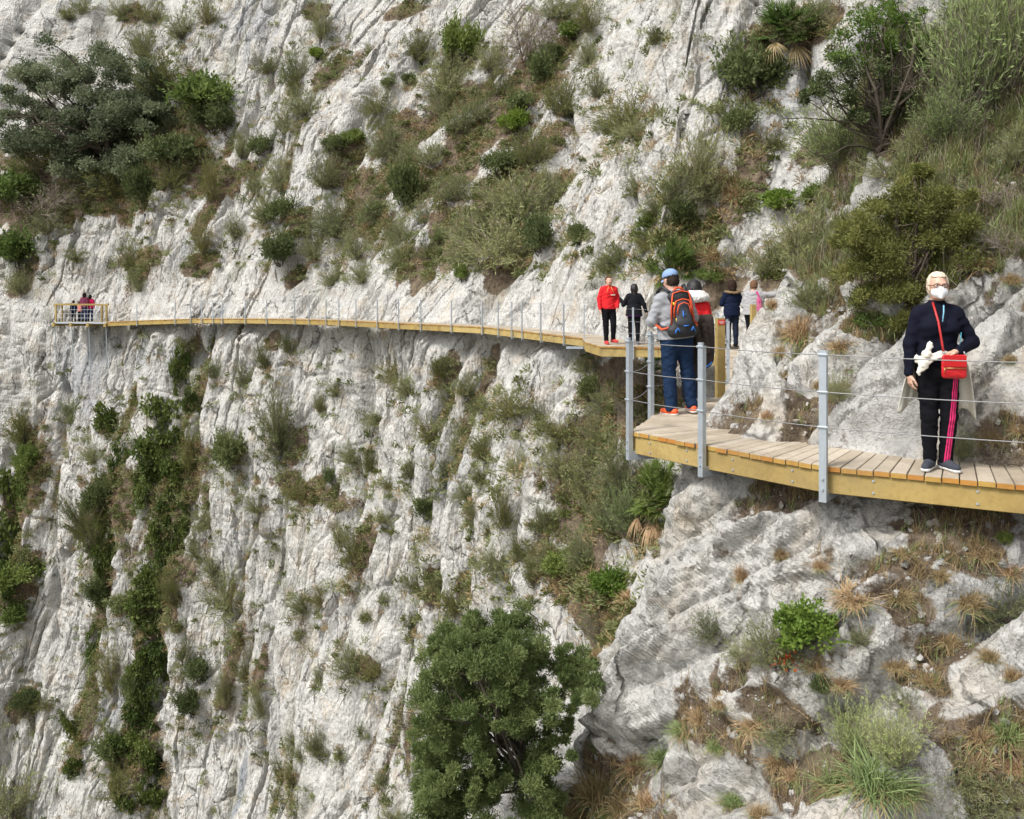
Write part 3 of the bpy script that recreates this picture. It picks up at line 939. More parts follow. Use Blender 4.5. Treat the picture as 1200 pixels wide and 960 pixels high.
for xp in [742, 702, 688, 683, 662, 635, 613, 601, 585, 566, 530, 494, 468, 443, 418, 398, 383, 363, 346, 313, 288, 261, 250, 237, 224, 206, 161]:
    tx = (xp - CX) / FPX
    for i in range(1, len(out_f) - 1):
        a, b = out_f[i], out_f[i + 1]
        fa, fb = a[0] - tx * a[1], b[0] - tx * b[1]
        if fa * fb <= 0 and fa != fb and not (i == 2 and xp > 685) and not (i == 3 and xp < 683):
            p = a + (b - a) * (fa / (fa - fb))
            d = unit(b - a); nrm = unit(np.cross(d, UP)); nrm = nrm if nrm[1] > 0 else -nrm
            if xp > 700: nrm = unit(npv(0.2, 1, 0))
            steel_post(bw_far, p - nrm * 0.06, nrm, 1.0, 0.32, 0.72, 0.5)
            bases.append(p - nrm * 0.03)
            break
bases = sorted(bases[2:], key=lambda q: q[1])
cables(bw_far, [npv(4.62, 23.2, ZD)] + bases, r=0.0035, sag=0.02)
localise(bw_far)

# ---- square timber posts with cable eyes at the turn
def timber_post(loc, h, label, rot, plate):
    e = empty('timber_post', loc, rot, label, 'post', 'square timber posts on the boardwalk')
    mb = MB()
    mb.box((0, 0, h / 2 - 0.02), UP, npv(1, 0, 0), npv(0, 1, 0), h / 2 + 0.02, 0.058, 0.058, 0.008, 0.6)
    mb.build('shaft', M['beam'], e)
    for zz in (0.2, 0.45, 0.78):
        r = MB()
        r.tube([npv(0.062, 0, zz), npv(0.10, 0, zz + 0.012), npv(0.115, 0, zz), npv(0.10, 0, zz - 0.012), npv(0.062, 0, zz)], 0.006, 5)
        r.build('cable_eye', M['steel'], e, True)
    if plate:
        q = MB()
        q.box((0, -0.0615, h - 0.055), npv(1, 0, 0), npv(0, 0, 1), npv(0, 1, 0), 0.048, 0.033, 0.003, 0.0)
        pl = q.build('red_plate', plain('red_plate', (0.62, 0.03, 0.03), 0.4, 0, 0.06), e)
        w = MB()
        for k, (zz, ww) in enumerate([(0.012, 0.030), (-0.002, 0.036), (-0.016, 0.022)]):
            w.box((0, -0.0655, h - 0.055 + zz), npv(1, 0, 0), npv(0, 0, 1), npv(0, 1, 0), ww, 0.0028, 0.0008, 0.0)
        w.build('plate_lines', plain('plate_white', (0.75, 0.72, 0.7), 0.5), pl)
    return e
timber_post((2.90, 13.08, ZD), 1.10, 'square timber post with a red plate near its top', 0.1, True)
timber_post((5.55, 21.6, ZD), 1.12, 'plain square timber post in front of the visitor in a grey hoodie', 0.15, False)

# ---- viewing platform at the far end
zp = -2.2
vp = empty('viewing_platform', (-26.0, 57.0, zp), 0, 'timber viewing platform held on thin steel struts against the far cliff', 'platform')
pr = np.random.default_rng(5)
d = MB()
A, B, C2, D2 = npv(-27.75, 57.0, zp), npv(-24.4, 56.55, zp), npv(-23.95, 58.35, zp), npv(-27.4, 58.8, zp)
lay_planks(d, A, B, D2, C2, rng=pr)
d.build('deck', [M['deck'], M['endgrain']], vp)
ed = unit(B - A); en = unit(np.cross(UP, ed)); en = en if en[1] > 0 else -en
for k in range(4):
    p = A + (B - A) * (k / 3 * 0.985 + 0.008)
    j = MB(); j.box(p + en * 0.82 - UP * 0.16, en, ed, UP, 1.05, 0.075, 0.105, 0.01, pr.random()); j.build('joist', M['beam'], vp)
    s = MB(); s.tube([p - en * 0.06 - UP * 0.2, p + en * 0.10 - UP * 2.85], 0.028, 6); s.build('strut', M['steel'], vp)
f = MB(); f.box((A + B) / 2 - UP * 0.05 - en * 0.03, ed, en, UP, np.linalg.norm(B - A) / 2, 0.02, 0.05, 0.005, 0.4); f.build('fascia', M['steel'], vp)
for k, (p, q) in enumerate([(A, 0.05), (A + (D2 - A) * 0.32, 0.02), (B, -0.05), (B + (A - B) * 0.10, 0), (D2, 0)]):
    j = MB(); j.box(p + ed * q + UP * 0.5 + en * 0.03, UP, ed, en, 0.55 if k != 3 else 0.5, 0.05, 0.05, 0.008, pr.random()); j.build('railing_post', M['beam'], vp)
j = MB(); j.box((A + B) / 2 + UP * 1.06 + en * 0.03, ed, en, UP, np.linalg.norm(B - A) / 2 + 0.08, 0.06, 0.05, 0.008, 0.4); j.build('top_rail', M['beam'], vp)
sd_ = unit(D2 - A)
j = MB(); j.box((A + D2) / 2 + UP * 1.06, sd_, unit(np.cross(UP, sd_)), UP, np.linalg.norm(D2 - A) / 2 - 0.1, 0.06, 0.05, 0.008, 0.4); j.build('top_rail', M['beam'], vp)
j = MB()
for zz in (0.25, 0.5, 0.75):
    j.tube([A + UP * zz, B + UP * zz], 0.012, 5)
for k in range(1, 16):
    p = A + (B - A) * (k / 16); j.tube([p + UP * 0.03, p + UP * 1.0], 0.007, 4)
j.build('wire_infill', M['steel'], vp)
localise(vp)
# ================================================================== PEOPLE
class SDF:
    """Tapered capsules and ellipsoids blended into one field, meshed by surface nets."""
    def __init__(self): self.p = []
    def cap(self, a, b, ra, rb, flat=None, k=0.03):
        self.p.append(('c', np.asarray(a, float), np.asarray(b, float), ra, rb, flat, k)); return self
    def ell(self, c, r, k=0.02, rot=None):
        self.p.append(('e', np.asarray(c, float), np.asarray(r, float), rot, None, None, k)); return self

    def bounds(self, pad):
        lo = np.full(3, 9.0); hi = np.full(3, -9.0)
        for q in self.p:
            if q[0] == 'c':
                r = max(q[3], q[4])
                for e in (q[1], q[2]): lo = np.minimum(lo, e - r); hi = np.maximum(hi, e + r)
            else:
                r = q[2] if q[3] is None else np.full(3, q[2].max())
                lo = np.minimum(lo, q[1] - r); hi = np.maximum(hi, q[1] + r)
        return lo - pad, hi + pad

    def field(self, X, Y, Z, grow=0.0):
        f = np.full(X.shape, 9.0)
        for q in self.p:
            if q[0] == 'c':
                a, b, ra, rb, flat, k = q[1], q[2], q[3], q[4], q[5], q[6]
                fy = 1.0 if flat is None else flat
                px, py, pz = X - a[0], (Y - a[1]) / fy, Z - a[2]
                d = b - a; d = np.array([d[0], d[1] / fy, d[2]])
                L = max(d.dot(d), 1e-9)
                t = np.clip((px * d[0] + py * d[1] + pz * d[2]) / L, 0, 1)
                dist = np.sqrt((px - t * d[0]) ** 2 + (py - t * d[1]) ** 2 + (pz - t * d[2]) ** 2) - (ra + (rb - ra) * t) - grow
                if fy < 1: dist *= (0.5 + 0.5 * fy)
            else:
                c, r, rot, k = q[1], q[2] + grow, q[3], q[6]
                px, py, pz = X - c[0], Y - c[1], Z - c[2]
                if rot is not None:
                    R = np.array(rot.transposed())
                    px, py, pz = R[0, 0] * px + R[0, 1] * py + R[0, 2] * pz, R[1, 0] * px + R[1, 1] * py + R[1, 2] * pz, R[2, 0] * px + R[2, 1] * py + R[2, 2] * pz
                g = np.sqrt((px / r[0]) ** 2 + (py / r[1]) ** 2 + (pz / r[2]) ** 2)
                dist = (g - 1) * r.min()
            if k > 0:
                h = np.clip(0.5 + 0.5 * (f - dist) / k, 0, 1)
                f = f + (dist - f) * h - k * h * (1 - h)
            else:
                f = np.minimum(f, dist)
        return f


def surface_nets(f, lo, h):
    s = f < 0
    nx, ny, nz = f.shape
    cnt = np.zeros((nx - 1, ny - 1, nz - 1)); acc = np.zeros((nx - 1, ny - 1, nz - 1, 3))
    def sl(a, d): return slice(d, a - 1 + d)
    corners = [(i, j, k) for i in (0, 1) for j in (0, 1) for k in (0, 1)]
    for a in corners:
        for ax in range(3):
            if a[ax]: continue
            b = list(a); b[ax] = 1
            fa = f[sl(nx, a[0]), sl(ny, a[1]), sl(nz, a[2])]; fb = f[sl(nx, b[0]), sl(ny, b[1]), sl(nz, b[2])]
            cr = (fa < 0) != (fb < 0)
            t = np.where(cr, fa / np.where(cr, fa - fb, 1), 0)
            cnt += cr
            for c in range(3):
                v = (t if c == ax else a[c])
                acc[..., c] += np.where(cr, v, 0)
    act = cnt > 0
    idx = np.full(act.shape, -1, np.int64); idx[act] = np.arange(act.sum())
    I, J, K = np.nonzero(act)
    V = np.stack([I, J, K], 1) + acc[act] / cnt[act][:, None]
    V = V * h + lo
    F = []
    for ax in range(3):
        o = [(1, 2), (2, 0), (0, 1)][ax]
        s0 = [slice(1, -1)] * 3; s1 = [slice(1, -1)] * 3
        s0[ax] = slice(0, -1); s1[ax] = slice(1, None)
        a, b = s[tuple(s0)], s[tuple(s1)]
        for flip in (0, 1):
            m = (a & ~b) if not flip else (~a & b)
            q = np.stack(np.nonzero(m), 1)
            if not len(q): continue
            g = q.copy()
            for c in range(3):
                if c != ax: g[:, c] += 1
            def cell(d1, d2):
                w = g.copy(); w[:, o[0]] -= d1; w[:, o[1]] -= d2
                return idx[w[:, 0], w[:, 1], w[:, 2]]
            quad = np.stack([cell(1, 1), cell(0, 1), cell(0, 0), cell(1, 0)], 1)
            F.append(quad if not flip else quad[:, ::-1])
    F = np.concatenate(F)
    return V, F[(F >= 0).all(1)]


def sdf_mesh(name, sdf, h, mat, parent, grow=0.0, cut=None, wrinkle=0.0, wsc=9.0, seed=0, band=None, matf=None):
    lo, hi = sdf.bounds(grow + 3 * h + wrinkle)
    n = np.maximum(np.ceil((hi - lo) / h).astype(int) + 1, 4)
    X, Y, Z = np.meshgrid(*[lo[i] + np.arange(n[i]) * h for i in range(3)], indexing='ij')
    f = sdf.field(X, Y, Z, grow)
    if wrinkle > 0:
        f = f + wrinkle * (np.abs(pn2((X + 0.6 * Y) * wsc + seed, (Z + 0.45 * X) * wsc * 1.6, 50 + seed)) - 0.2)
        f = f + wrinkle * 0.6 * pn2((Y - 0.4 * X) * wsc * 1.7 + seed, Z * wsc * 2.6 - X * wsc, 52 + seed)
    if cut is not None:
        f = np.maximum(f, cut(X, Y, Z))
    V, F = surface_nets(f, lo, h)
    mats = mat if isinstance(mat, (list, tuple)) else [mat]
    midx = None
    if matf is not None:
        C = V[F].mean(1); midx = matf(C).astype(np.int32)
    me = mesh_np(name, V, F, mats, midx, smooth=True)
    return link(name, me, parent)


def fingers(sdf, wrist, hd, pn, th, s=1.0, curl=0.5):
    """hand: wrist, finger direction hd, palm normal pn, thumb side th"""
    hd, pn, th = unit(hd), unit(pn), unit(th)
    c = wrist + hd * 0.05 * s
    sdf.cap(wrist, wrist + hd * 0.035 * s, 0.024 * s, 0.026 * s, k=0.02)
    for q in (-0.026, -0.009, 0.009, 0.026):
        sdf.cap(wrist + hd * 0.03 * s + th * q * 0.7 * s, wrist + hd * 0.085 * s + th * q * s, 0.014 * s, 0.0125 * s, k=0.012)
    for i, (q, L) in enumerate([(0.030, 0.068), (0.010, 0.076), (-0.011, 0.070), (-0.031, 0.054)]):
        a = wrist + hd * 0.085 * s + th * q * s
        L *= s
        cu = curl * (1 + 0.12 * i)
        d1 = unit(hd * math.cos(cu * 0.6) + pn * math.sin(cu * 0.6) + th * (q * 2.0))
        d2 = unit(hd * math.cos(cu * 1.5) + pn * math.sin(cu * 1.5))
        d3 = unit(hd * math.cos(cu * 2.2) + pn * math.sin(cu * 2.2))
        b = a + d1 * L * 0.42; c2 = b + d2 * L * 0.33; e = c2 + d3 * L * 0.25
        sdf.cap(a, b, 0.0092 * s, 0.0086 * s, k=0.004); sdf.cap(b, c2, 0.0086 * s, 0.0080 * s, k=0.003); sdf.cap(c2, e, 0.0080 * s, 0.0068 * s, k=0.003)
    a = wrist + hd * 0.025 * s + th * 0.022 * s
    b = a + unit(hd * 0.7 + th * 0.75 + pn * 0.25) * 0.045 * s
    c2 = b + unit(hd * 0.95 + th * 0.25 + pn * 0.35) * 0.032 * s
    e = c2 + unit(hd + pn * 0.4) * 0.022 * s
    sdf.cap(a, b, 0.0135 * s, 0.0115 * s, k=0.01); sdf.cap(b, c2, 0.0110 * s, 0.0098 * s, k=0.004); sdf.cap(c2, e, 0.0098 * s, 0.008 * s, k=0.004)


SKIN = plain('skin', (0.56, 0.34, 0.25), 0.5, 0, 0.08, 25)
EYEW = plain('eye_white', (0.75, 0.73, 0.70), 0.3); EYED = plain('eye_dark', (0.02, 0.015, 0.012), 0.2)
LIPS = plain('lips', (0.42, 0.17, 0.14), 0.5)


class Person:
    """Standing figure, local frame: feet at z=0, facing -Y, own left = +X. Built for 1.70 m and scaled."""
    def __init__(self, loc, rotz, H, label, h=0.012, pose=None, build=1.0, group=None, lean=0.0):
        self.e = empty('person', loc, rotz, label, 'person', group)
        self.k = H / 1.70; self.h = h / self.k; self.b = build
        self.e.scale = (self.k,) * 3
        p = dict(hipL=(.09, 0, .90), hipR=(-.09, 0, .90), kneeL=(.10, -.015, .49), kneeR=(-.10, -.015, .49), ankL=(.10, .02, .085), ankR=(-.10, .02, .085),
                 toeL=(.12, -.16, .03), toeR=(-.12, -.16, .03),
                 shL=(.155, .01, 1.365), shR=(-.155, .01, 1.365), elL=(.215, .035, 1.11), elR=(-.215, .035, 1.11), wrL=(.225, -.03, .86), wrR=(-.225, -.03, .86),
                 hdL=(0.05, -.1, -1), hdR=(-0.05, -.1, -1), pnL=(-1, -.2, 0), pnR=(1, -.2, 0), thL=(-.1, -1, 0), thR=(.1, -1, 0), curl=0.45,
                 head=(0, -.015, 1.585), yaw=0.0, nod=0.0, chest=(0, 0, 1.25), neck=(0, .01, 1.44))
        p.update(pose or {})
        self.p = {k: (np.array(v, float) if isinstance(v, tuple) else v) for k, v in p.items()}
        self.head_rot = Euler((self.p['nod'], 0, self.p['yaw'])).to_matrix()

    def hp(self, x, y, z):
        """head-local point"""
        return self.p['head'] + np.array(self.head_rot @ Vector((x, y, z)))

    def torso(self, s, inf=0.0, hips=True, bust=0.0):
        b = self.b; p = self.p; ch = p['chest']
        if hips: s.cap((0, 0, .90), (0, 0, 1.03), (.158 + inf) * b, (.140 + inf) * b, .70, .05)
        s.cap((0, 0, 1.03), ch, (.140 + inf) * b, (.160 + inf) * b, .68, .05)
        s.cap(ch, (p['shL'] + p['shR']) / 2 + np.array([0, 0, -.02]), (.158 + inf) * b, (.095 + inf) * b, .66, .05)
        s.cap(p['shR'] * np.array([.75, 1, 1]), p['shL'] * np.array([.75, 1, 1]), .058 + inf, .058 + inf, .85, .05)
        for sd in 'LR': s.cap(p['neck'] + np.array([0, .01, -.005]), p['sh' + sd] * np.array([.85, 1, 1]) + np.array([0, 0, .01]), .046 + inf * .6, .044 + inf * .6, None, .05)
        if bust:
            for sx in (-1, 1): s.ell(ch + np.array([sx * .075, -.085, -.005]), (.078, .065, .075), .05)
        return s

    def arm(self, s, side, inf=0.0, end=1.0):
        p = self.p; a, b, c = p['sh' + side], p['el' + side], p['wr' + side]
        s.cap(a, b, .054 + inf, .043 + inf, k=.035)
        s.cap(b, b + (c - b) * end, .043 + inf, .030 + inf * 0.8, k=.02)
        return s

    def leg(self, s, side, inf=0.0, end=1.0, wide=0.0):
        p = self.p; a, b, c = p['hip' + side], p['knee' + side], p['ank' + side]
        s.cap(a + np.array([0, .01, -.02]), b, (.092 + inf) * (0.5 + 0.5 * self.b), .060 + inf + wide * .4, k=.03)
        s.cap(b, b + (c - b) * end, .058 + inf + wide * .4, .040 + inf + wide, k=.02)
        s.cap(b + np.array([0, .012, -.06]), b + (c - b) * .5 + np.array([0, .015, 0]), .05 + inf, .046 + inf, k=.03)
        return s

    def body(self, skin=SKIN, hands='LR', face=True):
        """one continuous skin: head, neck, torso, limbs, hands"""
        s = SDF(); p = self.p
        self.torso(s, -.012)
        for sd in 'LR':
            self.arm(s, sd, -.006); self.leg(s, sd, -.008)
            s.cap(p['ank' + sd] + np.array([0, 0, -.035]), p['toe' + sd] + (p['ank' + sd] - p['toe' + sd]) * .25 + np.array([0, 0, .005]), .026, .022, k=.01)
            fingers(s, p['wr' + sd], p['hd' + sd], p['pn' + sd], p['th' + sd], 1.0, p['curl'] if not isinstance(p['curl'], dict) else p['curl'][sd])
        s.cap(p['neck'] + np.array([0, .01, -.03]), self.hp(0, .02, -.05), .058, .054, k=.03)
        R = self.head_rot
        s.ell(self.hp(0, .012, .025), (.076, .096, .094), .02, R)
        s.ell(self.hp(0, -.012, -.035), (.064, .078, .085), .03, R)
        s.cap(self.hp(-.028, -.055, -.085), self.hp(.028, -.055, -.085), .024, .024, k=.03)
        s.cap(self.hp(0, -.088, .012), self.hp(0, -.105, -.022), .009, .0145, k=.012)
        s.cap(self.hp(-.035, -.082, .032), self.hp(.035, -.082, .032), .012, .012, k=.012)
        for sx in (-1, 1):
            s.ell(self.hp(sx * .078, .012, -.005), (.011, .02, .032), .006, R)
            s.ell(self.hp(sx * .038, -.07, -.03), (.02, .018, .02), .02, R)
        o = sdf_mesh('body', s, self.h, skin, self.e)
        if face:
            for sx in (-1, 1):
                e = SDF(); e.ell(self.hp(sx * .031, -.0835, .012), (.0135, .008, .0075), 0, R)
                ey = sdf_mesh('eye', e, .0035, EYEW, self.e)
                e = SDF(); e.ell(self.hp(sx * .031, -.0895, .012), (.0065, .005, .0065), 0, R)
                sdf_mesh('iris', e, .003, EYED, ey)
            e = SDF(); e.cap(self.hp(-.02, -.088, -.062), self.hp(.02, -.088, -.062), .0075, .0075, k=0.002)
            sdf_mesh('mouth', e, .004, LIPS, self.e)
        return o

    def top(self, mat, hem=.86, inf=.018, cuff=.97, name='jacket', bust=0.0, wr=.008, collar=.0, loose=0.0, matf=None, seed=0):
        s = SDF(); self.torso(s, inf, True, bust)
        s.cap((0, .0, hem - .02), (0, 0, 1.0), (.160 + inf + loose) * self.b, (.150 + inf + loose * .6) * self.b, .72, .05)
        for sd in 'LR': self.arm(s, sd, inf, cuff)
        nk = self.p['neck']
        if collar > 0:
            s.cap(nk + np.array([0, .005, -.01]), nk + np.array([0, -.004, collar]), .068, .066, None, .02)
        top = nk[2] + max(collar, .012)
        def cut(X, Y, Z):
            c = np.maximum(hem - Z + .012 * np.sin(X * 20), Z - top - 0.25 * np.maximum(0, Y))
            return np.where(np.hypot(X, Y) > .35, -1.0, c) if False else np.where((np.abs(X) < .16), c, np.where(Z < 0.8, -1, -1)) * 1.0
        def cut2(X, Y, Z):
            inner = np.hypot(X - nk[0], (Y - nk[1])) < .10
            c = np.where(inner, Z - top, -1.0)
            rad = np.hypot(X, Y * 1.3)
            low = np.where(rad < .235 * self.b + loose, hem - Z, -1.0)
            return np.maximum(c, low)
        return sdf_mesh(name, s, self.h, mat, self.e, 0, cut2, wr * 1.45, 7.5, seed, matf=matf)

    def trousers(self, mat, inf=.016, wide=.012, end=1.0, wr=.012, top=.99, name='trousers', matf=None, seed=3):
        s = SDF(); b = self.b
        s.cap((0, 0, .89), (0, 0, top - .03), (.155 + inf) * b, (.142 + inf) * b, .72, .04)
        for sx in (-1, 1): s.ell((sx * .07, .06, .90), (.085, .075, .09), .04)
        for sd in 'LR': self.leg(s, sd, inf, end, wide)
        def cut(X, Y, Z): return np.maximum(Z - top, .055 - Z)
        return sdf_mesh(name, s, self.h, mat, self.e, 0, cut, wr, 8, seed, matf=matf)

    def shoes(self, mat, sole, h=None):
        for sd in 'LR':
            p = self.p; a, t = p['ank' + sd], p['toe' + sd]
            d = unit((t - a) * np.array([1, 1, 0])); back = a - d * .055; back[2] = a[2] - .035
            zb = a[2] - .085
            s = SDF()
            s.cap(np.array([back[0], back[1], zb + .05]), np.array([t[0], t[1], zb + .04]) - d * .02, .040, .036, k=.03)
            s.cap(a + np.array([0, 0, -.03]), a + np.array([0, 0, .005]), .043, .040, k=.03)
            s.cap(a + d * .03 + np.array([0, 0, -.03]), a + d * .11 + np.array([0, 0, -.05]), .036, .030, k=.03)
            sh = sdf_mesh('shoe', s, min(self.h, .010), mat, self.e, 0, lambda X, Y, Z: np.maximum(zb + .022 - Z, Z - a[2] - .02))
            q = SDF(); q.cap(np.array([back[0], back[1], zb + .03]), np.array([t[0], t[1], zb + .03]) - d * .018, .044, .041, k=.02)
            sdf_mesh('sole', q, min(self.h, .009), sole, sh, 0, lambda X, Y, Z: np.maximum(zb + .002 - Z, Z - zb - .027))

    def hair(self, mat, long=0.0, inf=.012, front=.035, seed=0, vol=0.0):
        s = SDF(); R = self.head_rot
        s.ell(self.hp(0, .018, .03), (.080 + inf + vol, .098 + inf + vol, .094 + inf + vol), .02, R)
        s.ell(self.hp(0, .035, -.02), (.074 + inf + vol, .075 + inf + vol, .075 + inf), .02, R)
        if long > 0:
            s.cap(self.hp(0, .05, -.02), self.hp(0, .075, -.02 - long), .075 + vol, .045 + vol, k=.04)
            for sx in (-1, 1): s.cap(self.hp(sx * .06, .03, -.02), self.hp(sx * .055, .045, -.02 - long * .8), .035 + vol, .025 + vol, k=.03)
        Ri = np.array(R.transposed()); hd = self.p['head']
        def cut(X, Y, Z):
            x, y, z = X - hd[0], Y - hd[1], Z - hd[2]
            ly = Ri[1, 0] * x + Ri[1, 1] * y + Ri[1, 2] * z; lz = Ri[2, 0] * x + Ri[2, 1] * y + Ri[2, 2] * z
            # hairline: in front of the ears only above the forehead
            face = np.minimum(-ly - .012, (.075 - front * .4) - lz + 0.0)
            low = -.085 - long * 1.3 - lz
            return np.maximum(face, low)
        return sdf_mesh('hair', s, self.h * .8, mat, self.e, 0, cut, .011, 30, seed)


def sheet(name, fn, nu, nv, th, mat, parent):
    """thick cloth panel: fn(u, v) -> point"""
    U, Vv = np.meshgrid(np.linspace(0, 1, nu), np.linspace(0, 1, nv), indexing='ij')
    P = np.array([[fn(U[i, j], Vv[i, j]) for j in range(nv)] for i in range(nu)], float)
    N = np.cross(np.gradient(P, axis=0), np.gradient(P, axis=1)); N /= np.linalg.norm(N, axis=-1, keepdims=True) + 1e-9
    A = (P + N * th / 2).reshape(-1, 3); B = (P - N * th / 2).reshape(-1, 3)
    f = grid_faces(nu, nv); n = nu * nv
    F = [f, f[:, ::-1] + n]
    idx = np.arange(n).reshape(nu, nv)
    ring = np.concatenate([idx[:-1, 0], idx[-1, :-1], idx[:0:-1, -1], idx[0, :0:-1]])
    r2 = np.roll(ring, -1)
    F.append(np.stack([ring, ring + n, r2 + n, r2], 1))
    return link(name, mesh_np(name, np.concatenate([A, B]), np.concatenate(F), mat, smooth=True), parent)


def cloth(name, col, rough=0.85, var=0.15, scale=40): return plain(name, col, rough, 0, .35 if 'hair' in name else var, 70 if 'hair' in name else scale, 0.012 if 'hair' in name else 0.003)

# ---------------------------------------------------------------- 1. woman in navy with a white mask
navy = cloth('navy_jersey', (0.0055, 0.0065, 0.015)); blackcl = cloth('black_jersey', (0.0055, 0.0055, 0.008)); pink = cloth('pink_stripe', (0.60, 0.04, 0.16))
white = cloth('white_cloth', (0.72, 0.70, 0.62)); redl = plain('red_leather', (0.50, 0.012, 0.016), 0.4, 0, 0.1, 30); redd = plain('red_strap', (0.42, 0.02, 0.02), 0.5)
bw = (3.58, 7.90, ZD + 0.003)
w_ = Person(bw, -0.12, 1.635, 'woman in dark navy with white mask, glasses and short pale hair standing alone', h=0.0078, build=.96,
            pose=dict(shL=(.155, .01, 1.360), shR=(-.155, .01, 1.360), elL=(.300, .02, 1.12), wrL=(.115, -.180, 1.045), hdL=(-1, -.22, -.12), pnL=(0, .35, -1), thL=(0, -1, .1), elR=(-.225, .02, 1.10), wrR=(-.240, -.02, .84), hdR=(0.06, -.1, -1), pnR=(1, .1, 0), thR=(.2, -1, 0),
                      ankL=(.075, .02, .085), ankR=(-.055, .03, .085), kneeL=(.095, -.01, .48), kneeR=(-.07, -.01, .48), hipL=(.088, 0, .9), hipR=(-.088, 0, .9),
                      toeL=(.12, -.155, .03), toeR=(-.14, -.12, .03), curl={'L': 0.75, 'R': 0.5}, yaw=-0.05, nod=0.03, head=(0, -.02, 1.600)))
w_.body()
w_.top(navy, hem=.92, inf=.014, cuff=.985, name='zip_top', bust=1, wr=.006, collar=.045, loose=-.01)
def striped():
    m, nt, b = new_mat('striped_trouser')
    co = nt.nodes.new('ShaderNodeTexCoord'); sx = nt.nodes.new('ShaderNodeSeparateXYZ'); nt.links.new(co.outputs['Object'], sx.inputs[0])
    def mth(op, a, b_, c_=None):
        n = nt.nodes.new('ShaderNodeMath'); n.operation = op
        for i, v in enumerate((a, b_, c_)):
            if v is None: continue
            if isinstance(v, (int, float)): n.inputs[i].default_value = v
            else: nt.links.new(v, n.inputs[i])
        return n.outputs[0]
    xc = mth('MULTIPLY_ADD', sx.outputs['Z'], 0.085, 0.062)
    d = mth('ABSOLUTE', mth('SUBTRACT', sx.outputs['X'], xc), None)
    r = ramp(nt, mth('MULTIPLY', d, 20.0), [(0.0, 1.0), (0.15, 0.08), (0.27, 1.0), (0.48, 0.0)])
    r.node.color_ramp.interpolation = 'CONSTANT'
    k = mth('MULTIPLY', r, mth('LESS_THAN', sx.outputs['Y'], 0.03)); k = mth('MULTIPLY', k, mth('GREATER_THAN', sx.outputs['X'], 0.02)); k = mth('MULTIPLY', k, mth('LESS_THAN', sx.outputs['Z'], 0.86))
    nt.links.new(mixc(nt, k, (0.0055, 0.0055, 0.008), (0.62, 0.035, 0.15)), b.inputs['Base Color'])
    b.inputs['Roughness'].default_value = 0.85; b.inputs['Specular IOR Level'].default_value = 0.12
    return m
def stripe(C):
    # three pink stripes down the outer left leg, facing forward
    zt = np.clip((.9 - C[:, 2]) / .8, 0, 1)
    xc = .135 - .045 * zt + .03 * np.sin(zt * 3)
    d = C[:, 0] - xc
    m = ((np.abs(d) < .0095) | (np.abs(d - .026) < .009) | (np.abs(d + .026) < .009)) & (C[:, 1] < .02) & (C[:, 2] < .84) & (C[:, 0] > 0.02)
    return m.astype(int)
w_.trousers(striped(), inf=.008, wide=.008, wr=.008)
w_.shoes(cloth('grey_trainer', (0.05, 0.055, 0.07)), plain('white_sole', (0.7, 0.7, 0.7), 0.5))
w_.hair(cloth('pale_hair', (0.62, 0.54, 0.42), 0.6, 0.25, 60), 0, .010, -.03)
# mask
s = SDF(); s.ell(w_.hp(0, -.045, -.045), (.070, .068, .062), .02); s.cap(w_.hp(0, -.098, .0), w_.hp(0, -.100, -.09), .010, .014, k=.03)
sdf_mesh('face_mask', s, .006, plain('mask_white', (0.78, 0.79, 0.82), 0.8), w_.e, 0, lambda X, Y, Z: np.maximum(Y - (w_.hp(0, -.03, 0)[1]), Z - w_.hp(0, 0, .0)[2]))
g = MB()
for sx in (-1, 1):
    ring = [w_.hp(sx * .033 + .026 * math.cos(a), -.101 + .006 * abs(math.cos(a)), .012 + .018 * math.sin(a)) for a in np.linspace(0, 2 * PI, 17)]
    g.tube(ring, .0032, 5, cap=False)
    g.tube([w_.hp(sx * .059, -.097, .016), w_.hp(sx * .080, -.04, .014), w_.hp(sx * .082, .02, .012)], .003, 5)
g.tube([w_.hp(-.008, -.105, .014), w_.hp(.008, -.105, .014)], .003, 5)
g.build('glasses', plain('glasses_frame', (0.05, 0.015, 0.012), 0.3), w_.e, True)
z = MB(); z.tube([npv(.012, -.128, 1.44), npv(.005, -.150, 1.38), npv(-.012, -.172, 1.30)], .006, 5); z.build('zip', plain('pale_blue_zip', (0.20, 0.45, 0.62), 0.5), w_.e, True)
z = MB(); z.tube([npv(.150, -.145, 1.21), npv(.142, -.158, 1.15), npv(.128, -.155, 1.08)], .0045, 5); z.build('pocket_zip', plain('teal_zip', (0.05, 0.26, 0.36), 0.5), w_.e, True)
# white jacket tied round the waist: knot and band in front, body hanging behind
s = SDF()
for a in np.linspace(-2.7, 2.7, 26):
    q = a + 5.4 / 25
    r = lambda t: npv(.186 * math.sin(t), -.150 * math.cos(t) - .008, 1.005 + .012 * math.cos(3 * t) - .03 * abs(math.sin(t)))
    s.cap(r(a) + npv(0, 0, .012), r(min(q, 2.7)) + npv(0, 0, .012), .020, .020, None, .015); s.cap(r(a) - npv(0, 0, .016), r(min(q, 2.7)) - npv(0, 0, .016), .019, .019, None, .008)
kn = npv(-.135, -.145, 1.02)
s.ell(kn, (.036, .034, .034), .02)
s.ell(kn + npv(.022, -.012, .065), (.026, .014, .055), .02, Euler((0, .35, 0)).to_matrix())
s.ell(kn + npv(-.004, -.014, -.065), (.038, .016, .060), .02, Euler((0, .1, .2)).to_matrix())
s.ell(kn + npv(-.045, 0, -.10), (.026, .014, .10), .02, Euler((0, .25, 0)).to_matrix())
tied = sdf_mesh('tied_jacket', s, .008, white, w_.e, 0, None, .008, 14, 4)
